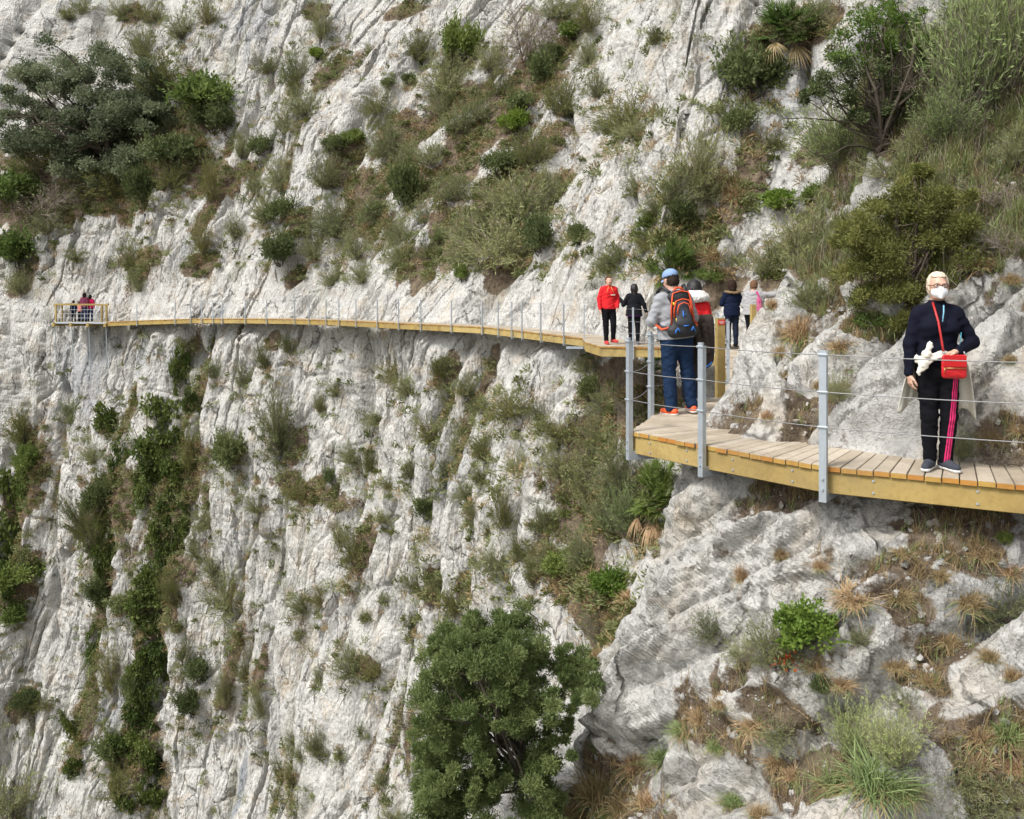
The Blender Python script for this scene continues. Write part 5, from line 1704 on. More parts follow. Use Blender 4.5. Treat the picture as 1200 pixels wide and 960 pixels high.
def hash_s(s): return sum(ord(c) * (i + 3) for i, c in enumerate(s))
_cache = {}
MAKER = {'dark': proto_bush, 'olive': proto_sage, 'green': proto_bush, 'bright': proto_bush, 'golden': proto_bush, 'sage': proto_sage, 'broom': proto_sage,
         'ivy': proto_ivy, 'twig': proto_twig, 'dry': proto_grass, 'esparto': proto_grass, 'palm': proto_palm}
NAME = {'dark': 'shrub', 'olive': 'shrub', 'green': 'shrub', 'bright': 'shrub', 'golden': 'shrub', 'sage': 'shrub', 'broom': 'broom_shrub', 'ivy': 'creeper', 'twig': 'bare_shrub',
        'dry': 'dry_grass_tuft', 'esparto': 'grass_tuft', 'palm': 'fan_palm'}
CATG = {'ivy': 'creeper', 'dry': 'grass tuft', 'esparto': 'grass tuft', 'palm': 'palm'}
SHARED = {'dark': 'small dark green shrub rooted in a crack of the pale cliff', 'olive': 'small olive shrub rooted in a crack of the pale cliff', 'green': 'small leafy green shrub rooted in a crack of the pale cliff',
          'sage': 'small grey-green shrub rooted in a crack of the pale cliff', 'bright': 'small bright green shrub on the brown ledge above the far boardwalk', 'twig': 'small bare twiggy shrub on the pale cliff',
          'ivy': 'small patch of dark creeper hanging on the pale cliff', 'dry': 'tuft of tan dry grass on the brown soil', 'esparto': 'tuft of thin green grass on the brown soil', 'broom': 'feathery green broom on the brown soil',
          'palm': 'small dwarf fan palm on the slope beyond the walkers', 'golden': 'small golden green shrub on the rocky slope'}
count_kind = {}


def proto(kind):
    c = count_kind.get(kind, 0); count_kind[kind] = c + 1
    v = c % 3
    if (kind, v) not in _cache: _cache[(kind, v)] = MAKER[kind](kind, v)
    return _cache[(kind, v)]


SPOTS = []
PLACED = []
def place(kind, x, y, rx, ry, label=None):
    rx, ry = rx * 1.15, ry * 1.15
    yb = y + (ry * 0.72 if kind != 'ivy' else 0)
    r = ground_hit(x, yb)
    if r is None: return None
    hit, nrm = r
    dep = hit.y
    sx, sz = rx * dep / FPX, ry * dep / FPX
    o = link(NAME[kind], proto(kind))
    if dep > 18: SPOTS.append((hit.x, hit.y, hit.z, sx, sz))
    nh = Vector((nrm.x, nrm.y, 0)); nh = nh.normalized() if nh.length > 1e-3 else Vector((0, -1, 0))
    rng = random.Random(int(x * 31 + y * 7))
    if kind == 'ivy':
        yaw = math.atan2(nh.y, nh.x) - PI / 2
        slope = math.atan2(nrm.z, math.hypot(nrm.x, nrm.y))
        o.rotation_euler = (-min(slope, .5), 0, yaw)
        f = 1 if rng.random() < .5 else -1
        o.scale = (sx * 1.05 * f, max(sx, .3 * sz), sz * 1.05)
        o.location = hit - nh * 0.05
    else:
        steep = 1 - max(0, min(1, nrm.z))
        ax = (Vector((0, 0, 1)) + nh * 0.55 * steep).normalized()
        if kind == 'palm': ax = (Vector((0, 0, 1)) + nh * 0.7 * steep).normalized()
        q = ax.to_track_quat('Z', 'Y')
        o.rotation_mode = 'QUATERNION'
        from mathutils import Quaternion
        o.rotation_quaternion = q @ Quaternion((0, 0, 1), rng.random() * 6.28)
        hgt = {'palm': 1.0, 'dry': 1.5, 'esparto': 1.5, 'sage': 1.15, 'broom': 1.0}.get(kind, 1.25)
        o.scale = (sx * 1.02, sx * 1.02, sz * 2.0 / hgt / 1.25)
        o.location = hit - ax * 0.06 * sz
    cat = CATG.get(kind, 'shrub')
    tag(o, label or SHARED[kind], cat, kind_group(kind))
    PLACED.append((kind, x, y, rx, o, bool(label)))
    return o


def kind_group(kind):
    return {'dark': 'dark green shrubs on the cliff', 'olive': 'olive shrubs on the cliff', 'green': 'green shrubs on the cliff', 'bright': 'bright green shrubs', 'golden': 'golden green shrubs', 'sage': 'grey-green shrubs on the cliff',
            'broom': 'feathery brooms', 'ivy': 'dark creepers in the cracks', 'twig': 'bare twiggy shrubs', 'dry': 'tufts of dry grass', 'esparto': 'tufts of green grass', 'palm': 'dwarf fan palms'}[kind]


PLANTS = [
    # ---- upper left, around the oak
    ('green', 240, 108, 40, 30, 'green shrub touching the right edge of the grey-green oak crown'), ('olive', 190, 85, 30, 34, 'thin olive shrub rising above the right shoulder of the oak'),
    ('dark', 250, 135, 26, 24, 'dark shrub low at the right tip of the oak ledge'), ('dark', 205, 175, 30, 28, 'dark shrub filling the hollow right under the oak'), ('dark', 170, 215, 18, 30, 'dark shrub hanging lowest beneath the oak ledge'),
    ('green', 20, 218, 32, 26, 'green shrub below the left side of the oak, upper of two'), ('green', 22, 288, 28, 26, 'green shrub below the left side of the oak, lower of two'), ('twig', 60, 235, 34, 22, 'bare twiggy shrub on the brown ledge under the oak'),
    ('olive', 45, 180, 26, 24), ('olive', 130, 210, 26, 18), ('dry', 235, 160, 18, 14, 'dry grass tuft at the right tip of the oak ledge'), ('olive', 200, 205, 16, 16),
    ('sage', 142, 10, 12, 10), ('olive', 178, 14, 12, 14), ('sage', 100, 8, 14, 10), ('olive', 245, 12, 10, 18), ('sage', 215, 30, 16, 16), ('sage', 170, 50, 14, 18), ('olive', 80, 15, 10, 8),
    ('olive', 315, 75, 10, 12), ('bright', 372, 62, 10, 9, 'small bright green shrub beside a brown patch high on the cliff'), ('sage', 345, 80, 18, 22), ('sage', 378, 28, 10, 22), ('sage', 360, 120, 20, 16), ('sage', 335, 140, 14, 18), ('olive', 345, 100, 8, 14),
    ('dark', 305, 168, 16, 13, 'dark compact shrub on the white rib right of the oak'), ('sage', 283, 170, 10, 16), ('sage', 330, 205, 16, 20), ('dark', 335, 243, 18, 18), ('dark', 330, 290, 22, 22, 'broad dark shrub just above the middle of the long boardwalk'),
    ('sage', 312, 245, 14, 16), ('olive', 250, 210, 8, 30), ('olive', 238, 275, 9, 24), ('sage', 300, 215, 10, 14), ('sage', 90, 297, 12, 8), ('sage', 165, 330, 10, 12), ('olive', 157, 300, 12, 16), ('sage', 275, 265, 10, 14), ('sage', 60, 258, 20, 14), ('sage', 25, 330, 12, 14),
    ('sage', 395, 258, 26, 20, 'wide grey-green shrub at the left foot of the brown ramp'), ('sage', 372, 290, 16, 16), ('sage', 420, 285, 20, 18), ('dark', 392, 165, 14, 12), ('sage', 385, 200, 16, 22), ('green', 415, 158, 16, 10, 'leafy shrub on the left rim of the brown ramp'),
    # ---- the ramp above the long boardwalk
    ('olive', 490, 52, 20, 20, 'round dark olive shrub left of the tall green one at the top of the ramp'), ('green', 537, 48, 20, 34, 'tall green shrub standing at the top of the ramp'), ('sage', 525, 92, 30, 18, 'wide grey shrub under the tall green one on the ramp'),
    ('dark', 457, 96, 10, 9), ('dark', 479, 92, 10, 9), ('olive', 445, 118, 18, 14), ('sage', 575, 66, 16, 20), ('twig', 612, 42, 36, 34, 'leafless grey shrub with long twigs at the top of the ramp'), ('dark', 632, 78, 18, 28, 'dark upright shrub under the leafless one'),
    ('bright', 675, 34, 18, 14, 'bright shrub at the top of the white buttress'), ('olive', 690, 18, 20, 20), ('dark', 612, 118, 22, 16), ('bright', 606, 140, 16, 14), ('sage', 540, 140, 18, 16), ('sage', 522, 118, 16, 14), ('olive', 660, 112, 24, 26, 'olive shrub with a yellow tinge on the left edge of the buttress'),
    ('olive', 740, 128, 34, 24, 'spreading olive shrub halfway up the white buttress'), ('sage', 745, 150, 18, 12), ('sage', 700, 100, 12, 16), ('sage', 712, 145, 12, 12), ('dark', 478, 215, 20, 38, 'dark narrow upright shrub in the middle of the ramp'), ('sage', 458, 165, 16, 26), ('sage', 445, 245, 22, 18),
    ('dark', 590, 188, 24, 20, 'dark shrub on the right half of the ramp'), ('olive', 625, 175, 20, 20), ('sage', 612, 232, 40, 26, 'large grey-green shrub beside the buttress foot'), ('sage', 590, 282, 46, 30, 'largest grey-green shrub, low on the ramp above the boardwalk'), ('sage', 555, 268, 26, 20), ('dark', 632, 270, 22, 30),
    ('bright', 600, 250, 14, 12), ('sage', 640, 235, 16, 24), ('dark', 680, 272, 13, 17, 'small round dark shrub alone on the buttress rock'), ('dark', 521, 275, 12, 10), ('olive', 503, 294, 12, 8), ('sage', 545, 300, 18, 18), ('green', 541, 318, 12, 12), ('sage', 500, 250, 16, 12), ('sage', 470, 295, 18, 14), ('green', 443, 243, 14, 10),
    ('sage', 720, 300, 18, 14), ('olive', 712, 310, 14, 10), ('sage', 535, 220, 18, 16), ('sage', 560, 130, 16, 14), ('dark', 650, 60, 10, 14), ('sage', 505, 180, 16, 14), ('sage', 690, 60, 12, 18), ('olive', 770, 40, 8, 12), ('sage', 655, 10, 24, 12),
    ('sage', 470, 270, 14, 16), ('sage', 425, 320, 14, 12), ('sage', 390, 325, 12, 10), ('sage', 640, 210, 12, 16), ('olive', 575, 245, 16, 14), ('sage', 528, 70, 18, 14), ('olive', 590, 100, 14, 12), ('sage', 480, 180, 14, 12),
    # ---- around the walkers, the gully
    ('palm', 785, 300, 26, 22, 'fan palm above the head of the man with the backpack'), ('palm', 760, 262, 18, 15, 'fan palm on the white buttress above the woman in the black coat'), ('sage', 790, 222, 24, 24, 'grey shrub on the rock above the fan palms'), ('sage', 815, 185, 26, 36, 'tall grey shrub on the left wall of the brown gully'),
    ('sage', 748, 215, 14, 16), ('green', 830, 322, 14, 9, 'low green shrub on brown soil behind the people at the turn'), ('dark', 800, 245, 18, 20), ('olive', 760, 280, 14, 12), ('sage', 826, 215, 20, 20), ('dry', 850, 195, 20, 30, 'tall dry grass in the upper brown gully'), ('dry', 862, 215, 20, 22), ('dry', 838, 290, 20, 16), ('sage', 770, 240, 12, 14),
    ('dark', 878, 82, 40, 42, 'big grey-dark shrub on the rock left of the tree with the bare trunk'), ('palm', 925, 22, 38, 24, 'fan palm with hanging dead fronds at the top of the picture'), ('sage', 955, 15, 24, 20), ('dark', 870, 140, 20, 24), ('olive', 905, 165, 16, 14),
    ('sage', 940, 275, 36, 34, 'pale feathery shrub left of the golden juniper'), ('bright', 912, 232, 26, 14, 'bright green low shrub left of the golden juniper'), ('broom', 985, 172, 30, 26, 'pale broom at the foot of the tree with the bare trunk'), ('sage', 1078, 165, 20, 16), ('sage', 1040, 195, 30, 14), ('sage', 905, 300, 20, 20), ('green', 955, 225, 20, 14), ('dry', 905, 350, 16, 12),
    ('broom', 1140, 95, 44, 52, 'tall feathery broom right of the tree with the bare trunk'), ('broom', 1185, 60, 36, 56, 'tall feathery broom in the upper right corner'), ('broom', 1110, 150, 26, 24, 'low broom between the tree and the tall feathery ones'), ('dark', 1140, 8, 30, 16), ('dark', 1190, 22, 14, 26),
    ('dry', 1150, 195, 28, 20, 'dry grass on the slope under the tall brooms'), ('twig', 1165, 240, 40, 24, 'tangle of pale twigs on the slope right of the golden juniper'), ('twig', 1185, 285, 30, 18), ('dry', 1150, 300, 28, 14), ('dry', 1185, 320, 20, 12), ('sage', 1185, 175, 20, 20), ('sage', 1110, 215, 20, 16), ('dry', 1130, 260, 18, 14), ('twig', 1085, 100, 24, 26), ('sage', 1095, 60, 18, 22),
    ('dry', 938, 372, 28, 26, 'dry grass clump on the crest above the empty deck'), ('sage', 952, 345, 24, 16), ('dry', 985, 395, 24, 14), ('sage', 985, 455, 14, 18, 'small grey shrub between the pale slabs above the deck'), ('dry', 965, 480, 20, 12), ('green', 1025, 372, 22, 12), ('dry', 915, 405, 16, 10), ('dry', 1185, 415, 14, 10), ('twig', 1180, 535, 24, 14, 'dry roots behind the deck right of the masked woman'),
    ('dry', 960, 445, 12, 10), ('dry', 925, 385, 18, 14), ('dry', 1100, 330, 20, 12), ('dry', 1060, 215, 18, 10),
    ('dry', 1165, 505, 20, 12), ('twig', 1150, 545, 16, 12), ('dry', 1195, 495, 16, 12), ('sage', 1125, 520, 14, 18, 'small grey-green shrub at the foot of the rock beside the masked woman'), ('dry', 900, 480, 14, 10), ('twig', 960, 490, 16, 12),
    # ---- below the decks, in the gully
    ('palm', 775, 568, 36, 30, 'fan palm hanging under the corner of the near deck'), ('palm', 768, 420, 16, 16, 'fan palm beside the legs of the backpack man'), ('palm', 692, 405, 12, 10), ('dark', 692, 450, 14, 20), ('sage', 685, 425, 14, 12), ('olive', 655, 498, 20, 14), ('sage', 660, 535, 28, 20, 'grey-green shrub low in the gully left of the hanging palm'),
    ('sage', 700, 510, 20, 22), ('sage', 728, 545, 26, 30, 'grey-green shrub right beside the hanging palm'), ('sage', 720, 595, 26, 20), ('broom', 745, 610, 20, 20), ('twig', 745, 480, 18, 18), ('dry', 750, 455, 16, 16), ('sage', 690, 560, 24, 24), ('sage', 640, 605, 16, 22), ('green', 668, 655, 24, 18, 'leafy shrub just above the large juniper'), ('sage', 690, 640, 22, 22),
    ('sage', 645, 648, 18, 16), ('bright', 718, 680, 24, 16, 'bright leafy shrub beside the pale boulder over the juniper'), ('dry', 738, 692, 26, 12, 'tan grass fringe beside the pale boulder over the juniper'), ('twig', 705, 735, 16, 26), ('dry', 700, 905, 44, 34, 'large tan grass clump right of the juniper foot'), ('dry', 745, 880, 26, 24, 'tan grass clump on the spur above the lower edge'), ('esparto', 780, 872, 34, 18, 'grey-green grass clump on the spur'),
    ('dry', 655, 940, 26, 18), ('esparto', 715, 945, 24, 14), ('dry', 760, 930, 24, 16), ('twig', 760, 440, 16, 20), ('sage', 710, 470, 16, 16), ('dry', 735, 500, 16, 14),
    # ---- lower right slope
    ('bright', 945, 728, 40, 24, 'bright green leafy bush on the slope under the near deck'), ('sage', 905, 748, 28, 26, 'thin grey-green shrub left of the bright bush'), ('dry', 1000, 690, 34, 16, 'long dry grass right above the bright bush'), ('dry', 1055, 688, 26, 14), ('dry', 1135, 690, 30, 18), ('sage', 1180, 700, 26, 26, 'grey shrub at the right edge under the deck'), ('dry', 1100, 665, 22, 12),
    ('esparto', 1025, 890, 56, 36, 'wide green grass clump near the lower edge'), ('broom', 1000, 870, 24, 22), ('esparto', 1178, 838, 32, 30, 'grass clump with pale drooping blades at the right edge'), ('sage', 910, 852, 24, 13), ('dry', 880, 838, 28, 14), ('twig', 1085, 920, 30, 20, 'tangle of grey roots right of the wide green grass clump'), ('sage', 1145, 935, 34, 22), ('dry', 1145, 880, 26, 18), ('dry', 1050, 770, 24, 12),
    ('dry', 985, 790, 22, 14), ('twig', 1085, 850, 24, 16), ('sage', 830, 730, 16, 18), ('dry', 870, 660, 14, 22), ('dry', 915, 640, 14, 14), ('dry', 930, 900, 20, 14), ('esparto', 860, 930, 26, 14), ('dry', 890, 945, 22, 12), ('dry', 1190, 890, 20, 16), ('sage', 1060, 820, 18, 12), ('sage', 990, 830, 18, 12), ('dry', 1160, 760, 22, 14), ('esparto', 840, 865, 18, 12), ('sage', 1190, 930, 20, 18), ('dark', 960, 800, 14, 10), ('green', 1178, 630, 12, 10),
    ('esparto', 985, 900, 40, 26), ('esparto', 1060, 905, 36, 26), ('esparto', 1040, 850, 34, 20), ('broom', 1050, 880, 26, 22), ('dry', 1150, 850, 28, 18), ('dry', 1185, 780, 20, 16), ('dry', 1090, 790, 22, 12), ('sage', 1130, 900, 26, 20), ('dry', 910, 880, 22, 14), ('dry', 820, 830, 22, 16), ('esparto', 800, 845, 24, 14),
    ('dry', 730, 925, 36, 24), ('dry', 680, 935, 34, 24), ('dry', 955, 770, 22, 14), ('twig', 900, 770, 22, 18), ('sage', 870, 760, 18, 14), ('sage', 925, 755, 24, 16), ('dry', 1060, 640, 22, 10), ('dry', 1150, 640, 24, 12), ('dry', 1185, 660, 20, 14), ('twig', 1000, 660, 20, 10), ('sage', 1150, 720, 20, 14), ('dry', 700, 760, 16, 16), ('dry', 720, 715, 20, 14),
    ('dry', 845, 815, 20, 14), ('dry', 1110, 740, 20, 12), ('sage', 1010, 745, 14, 10), ('dry', 960, 655, 16, 10),
    # ---- lower left wall
    ('ivy', 215, 440, 13, 32, 'topmost creeper in the big crack under the long boardwalk'), ('ivy', 190, 515, 30, 42, 'widest creeper in the big crack'), ('ivy', 206, 562, 22, 34, 'creeper joining below the widest one in the big crack'), ('ivy', 196, 615, 18, 36, 'narrow creeper halfway down the big crack'), ('ivy', 186, 665, 20, 32), ('ivy', 176, 705, 26, 26, 'creeper spreading left at the bend of the big crack'),
    ('ivy', 175, 790, 22, 34, 'thick creeper low in the big crack'), ('ivy', 172, 842, 22, 36, 'lowest long creeper of the big crack'), ('ivy', 178, 940, 17, 28), ('ivy', 132, 505, 17, 34, 'creeper in the narrow crack left of the big one'), ('ivy', 12, 615, 30, 54, 'broad dark creeper at the left edge'), ('green', 40, 532, 17, 20, 'leafy shrub right above the broad creeper at the left edge'), ('ivy', 90, 862, 13, 34, 'slim creeper near the lower left corner'),
    ('dark', 137, 872, 20, 22), ('green', 22, 668, 26, 20, 'leafy shrub under the broad creeper at the left edge'), ('green', 16, 715, 18, 15), ('dark', 125, 575, 18, 26), ('dark', 118, 690, 14, 26), ('olive', 112, 620, 14, 30), ('dark', 150, 700, 20, 14), ('olive', 28, 495, 16, 26), ('sage', 85, 482, 16, 16), ('sage', 110, 530, 12, 12), ('dark', 35, 815, 16, 15), ('olive', 55, 820, 10, 10),
    ('sage', 12, 925, 30, 34, 'blurred grey-green shrub in the lower left corner'), ('olive', 140, 915, 20, 18), ('dark', 155, 800, 14, 20), ('dark', 275, 522, 22, 28, 'dark round shrub on bare rock right of the big crack'), ('sage', 326, 485, 18, 40, 'tall grey-green shrub in a groove right of the dark round one'), ('sage', 330, 520, 16, 14), ('olive', 310, 415, 7, 18), ('sage', 252, 432, 9, 11), ('sage', 289, 440, 12, 14), ('olive', 218, 400, 10, 7),
    ('sage', 245, 605, 14, 14), ('sage', 300, 590, 10, 10), ('dark', 388, 556, 10, 9), ('olive', 350, 572, 16, 14), ('olive', 340, 400, 8, 14), ('sage', 268, 690, 24, 26, 'pale round shrub on the bare face right of the big crack'), ('dark', 240, 778, 18, 16, 'dark shrub on the bare face low right of the big crack'), ('dark', 226, 815, 14, 24), ('olive', 292, 775, 12, 24), ('sage', 305, 815, 7, 26),
    ('sage', 265, 800, 8, 28), ('sage', 358, 703, 16, 15), ('olive', 378, 695, 10, 14), ('sage', 345, 865, 10, 8), ('sage', 352, 880, 9, 8), ('olive', 332, 900, 7, 20), ('olive', 345, 905, 6, 18), ('sage', 375, 790, 9, 9), ('sage', 372, 865, 10, 22), ('olive', 325, 930, 7, 14), ('sage', 350, 745, 6, 6), ('sage', 250, 660, 10, 14), ('sage', 215, 760, 8, 20), ('sage', 232, 640, 10, 14),
    ('ivy', 226, 480, 10, 26), ('ivy', 168, 560, 14, 30), ('ivy', 186, 735, 16, 26), ('ivy', 178, 762, 16, 24), ('ivy', 166, 885, 20, 24), ('ivy', 180, 900, 15, 26), ('ivy', 140, 540, 12, 24), ('ivy', 122, 640, 14, 30), ('ivy', 116, 735, 12, 30), ('ivy', 8, 690, 20, 34), ('ivy', 28, 575, 20, 30), ('ivy', 146, 880, 18, 24),
    ('ivy', 212, 590, 12, 30), ('ivy', 200, 640, 14, 26), ('ivy', 150, 945, 16, 22), ('ivy', 90, 905, 12, 22), ('olive', 225, 520, 9, 34), ('olive', 205, 680, 10, 30), ('olive', 130, 780, 12, 34), ('olive', 100, 600, 12, 34),
    # ---- middle of the wall under the long boardwalk
    ('olive', 465, 432, 14, 14), ('sage', 478, 450, 12, 14), ('olive', 518, 426, 12, 16), ('olive', 530, 460, 18, 13, 'olive shrub under the middle of the long boardwalk'), ('sage', 545, 450, 12, 14), ('olive', 600, 470, 26, 18, 'spreading olive shrub on the wall left of the gully'), ('sage', 565, 474, 14, 10), ('olive', 506, 500, 18, 18), ('sage', 440, 490, 14, 8), ('olive', 437, 537, 11, 14), ('sage', 415, 531, 16, 12),
    ('olive', 568, 520, 16, 20), ('sage', 540, 520, 10, 16), ('dark', 500, 592, 13, 20, 'dark shrub alone in the middle of the wall'), ('olive', 590, 590, 12, 30, 'narrow olive shrub in a groove left of the gully'), ('sage', 546, 574, 16, 9), ('sage', 555, 600, 8, 14), ('sage', 450, 605, 12, 8), ('olive', 415, 640, 14, 26), ('sage', 400, 625, 8, 16), ('olive', 490, 672, 18, 22, 'brownish shrub on a ledge left of the large juniper'), ('olive', 532, 700, 14, 20),
    ('sage', 515, 680, 10, 14), ('olive', 487, 722, 14, 14), ('sage', 452, 700, 8, 8), ('sage', 412, 772, 18, 20), ('olive', 440, 778, 10, 16), ('twig', 478, 835, 18, 24, 'bare twigs left of the large juniper'), ('sage', 552, 694, 8, 12), ('olive', 625, 662, 11, 28), ('sage', 585, 650, 20, 16), ('olive', 610, 640, 8, 20), ('sage', 450, 910, 8, 10), ('sage', 425, 855, 8, 7), ('sage', 460, 950, 14, 10), ('sage', 565, 555, 10, 12),
    ('sage', 480, 545, 8, 14), ('sage', 520, 545, 8, 12), ('olive', 455, 565, 8, 8), ('sage', 610, 540, 14, 14), ('sage', 632, 480, 12, 12), ('sage', 395, 455, 8, 10), ('olive', 375, 470, 6, 14), ('sage', 400, 880, 7, 8), ('sage', 428, 720, 7, 8), ('olive', 575, 620, 7, 12), ('sage', 560, 655, 8, 8),
]
for p in PLANTS:
    place(*p)

# each remaining plant is told apart by the landmark it is nearest to on one side
WORD = {'dark': 'dark green shrub', 'olive': 'olive shrub', 'green': 'leafy green shrub', 'sage': 'grey-green shrub', 'bright': 'bright green shrub', 'twig': 'bare twiggy shrub', 'ivy': 'dark creeper patch',
        'dry': 'dry grass tuft', 'esparto': 'thin green grass tuft', 'broom': 'feathery broom', 'palm': 'dwarf fan palm', 'golden': 'golden green shrub'}
MARKS = [('the grey-green oak', 105, 120), ('the viewing platform', 95, 368), ('the man in the red pullover', 712, 360), ('the golden green juniper', 1050, 280), ('the tree with the forked trunk', 1025, 100), ('the masked woman', 1097, 440),
         ('the large juniper in the gully', 590, 830), ('the hanging fan palm', 775, 568), ('the orange-red flowers', 922, 778), ('the backpack man', 795, 400), ('the tall green shrub atop the ramp', 537, 48),
         ('the round shrub alone on the buttress', 680, 272), ('the dark round shrub beside the ivy crack', 275, 522), ('the dark shrub alone in mid wall', 500, 592), ('the widest creeper', 190, 515), ('the lowest long creeper', 172, 842),
         ('the broad creeper at the left edge', 12, 615), ('the bright green leafy bush', 945, 728), ('the wide green grass clump', 1025, 890), ('the pale round shrub on the bare face', 268, 690), ('the largest shrub over the far boardwalk', 590, 282),
         ('the spreading shrub on the white buttress', 740, 128), ('the tall feathery brooms', 1160, 80), ('the bare twigs by the juniper', 478, 835), ('the spreading shrub left of the gully', 600, 470),
         ('the compact dark shrub right of the oak', 305, 168), ('the broad dark shrub above the far boardwalk', 330, 290), ('the narrow dark shrub on the ramp', 478, 215), ('the big dark shrub beside the forked tree', 878, 82), ('the topmost fan palm', 925, 22),
         ('the people at the turn', 870, 370), ('the corner of the near deck', 740, 520), ('the right deck end', 1190, 580), ('the pale boulder beside the juniper', 730, 650), ('the middle of the far boardwalk', 400, 378)]
DIRS = ['to the right of', 'up and right of', 'above', 'up and left of', 'to the left of', 'down and left of', 'below', 'down and right of']
cands = []
for name_, mx, my in MARKS:
    sect = {}
    for i, (kd, x, y, rx, o, lab) in enumerate(PLACED):
        d = math.hypot(x - mx, y - my)
        if d < 8: continue
        s_ = int(round(math.atan2(my - y, x - mx) / (PI / 4))) % 8
        sect.setdefault((kd, s_), []).append((d, i))
    for (kd, s_), l in sect.items():
        l.sort()
        for rank, (d, i) in enumerate(l[:4]):
            if not PLACED[i][5]: cands.append((d * (1 + .6 * rank) + 60 * rank, i, rank, kd, s_, name_))
cands.sort()
done = set()
for _, i, rank, kd, s_, name_ in cands:
    if i in done: continue
    done.add(i)
    PLACED[i][4]['label'] = ['', 'second ', 'third ', 'fourth '][rank] + WORD[kd] + (' nearest ' if rank == 0 else ' ') + DIRS[s_] + ' ' + name_


# ------------------------------------------------------------------ the trees one by one
def tree(name, label, cat, base, axis_top, cent, rad, leaf, n, L, W, bark_r, seed, limbs=14, second=None, bare=0, group=None, bark='bark', up=.35):
    """trunk part with limbs reaching to the leaf clusters, crown part of leaf clusters; local frame at the base"""
    rng = np.random.default_rng(seed)
    e = empty(name, base, 0, label, cat, group)
    lb = LB(); fork = np.array(axis_top, float)
    tp = bent((0, 0, -.15 * bark_r / .05), fork, rng, 5, .06)
    V, F = tube_np(tp, list(np.linspace(bark_r, bark_r * .7, 6)), 7); lb.add(V, F, .4, 0)
    order = np.argsort(-np.linalg.norm(cent - fork, axis=1))
    for j, i in enumerate(order[:limbs]):
        a = np.array(tp[rng.integers(3, 6)]); r0 = bark_r * (.55 if j < limbs // 3 else .32)
        pts = bent(a, cent[i], rng, 6, .10)
        V, F = tube_np(pts, list(np.linspace(r0, r0 * .18, 7)), 5); lb.add(V, F, rng.random() * .6, 0)
        for q in range(5):
            b0 = np.array(pts[rng.integers(2, 6)]); b1 = cent[rng.integers(0, len(cent))]
            b1 = b0 + (b1 - b0) * min(1, 1.6 * rad.mean() / (np.linalg.norm(b1 - b0) + 1e-6))
            V, F = tube_np(bent(b0, b1, rng, 4, .15), list(np.linspace(r0 * .35, r0 * .08, 5)), 3); lb.add(V, F, rng.random(), 0)
    for q in range(bare):
        a = np.array(tp[rng.integers(1, 5)]); an = rng.random() * 2 * PI
        d = unit([math.cos(an), -abs(math.sin(an)) * .6, rng.uniform(-.1, .5)]) * np.abs(cent).max() * rng.uniform(.5, .9)
        V, F = tube_np(bent(a, a + d, rng, 6, .14), list(np.linspace(bark_r * .35, bark_r * .06, 7)), 4); lb.add(V, F, rng.random(), 0)
    link('trunk', lb.mesh('trunk', [LEAF[bark]]), e)
    lb = LB()
    mats = [LEAF[leaf]]
    if second is None:
        crown_leaves(lb, cent, rad, n, L, W, rng, 0, up)
    else:
        mats.append(LEAF[second[0]])
        m = second[1](cent)
        crown_leaves(lb, cent[~m], rad[~m], int(n * (~m).mean()), L, W, rng, 0, up)
        crown_leaves(lb, cent[m], rad[m], int(n * m.mean()), L, W, rng, 1, up)
    link('crown', lb.mesh('crown', mats), e)
    return e


def px_cloud(items, dep, base, rng, yspread, per=3, shrink=.55):
    """cluster centres around listed lobes: lobes are given where they hang in the real crown, as offsets in metres"""
    k = dep / FPX
    C, R = [], []
    for (dx, dz, r) in items:
        for q in range(per):
            o = rand_unit(1, rng)[0] * r * k * .55
            C.append((dx * k + o[0], o[1] * 1.0 + rng.uniform(-1, 1) * yspread * math.sqrt(max(0, 1)) * .6, dz * k + o[2] * .8)); R.append(r * k * shrink * rng.uniform(.75, 1.2))
    return np.array(C), np.array(R)

rt = np.random.default_rng(77)
# oak on the ledge, upper left
r = ground_hit(125, 200); dep = r[0].y - 1.0; b = r[0] + Vector((0, -.4, -.3))
lob = [(-70, 75, 26), (-35, 120, 30), (0, 140, 26), (-95, 40, 26), (-55, 25, 30), (-15, 85, 32), (30, 95, 30), (60, 80, 26), (25, 50, 28), (65, 45, 26), (-20, 20, 26), (45, 15, 24), (-75, 110, 24), (-100, 90, 18), (80, 65, 18), (-5, -8, 20), (-40, 65, 26), (20, 120, 22), (55, -10, 18), (-40, 95, 28), (5, 65, 26), (-80, 55, 24), (45, 75, 24), (-10, 45, 24), (15, 20, 22), (70, 20, 20)]
for q in range(34):
    ux, uz = rt.uniform(-1, 1), rt.uniform(-1, 1)
    if ux * ux + uz * uz < 1: lob.append((-18 + ux * 98, 72 + uz * 78, rt.uniform(20, 30)))
c, rr_ = px_cloud(lob, dep, b, rt, 2.6, 5)
tree('oak_tree', 'large grey-green oak spreading over a ledge high on the left of the cliff', 'tree', b, (0.3, -.3, 2.0), c, rr_ * .84, 'oak', 80000, .18, .10, .22, 1, 22)
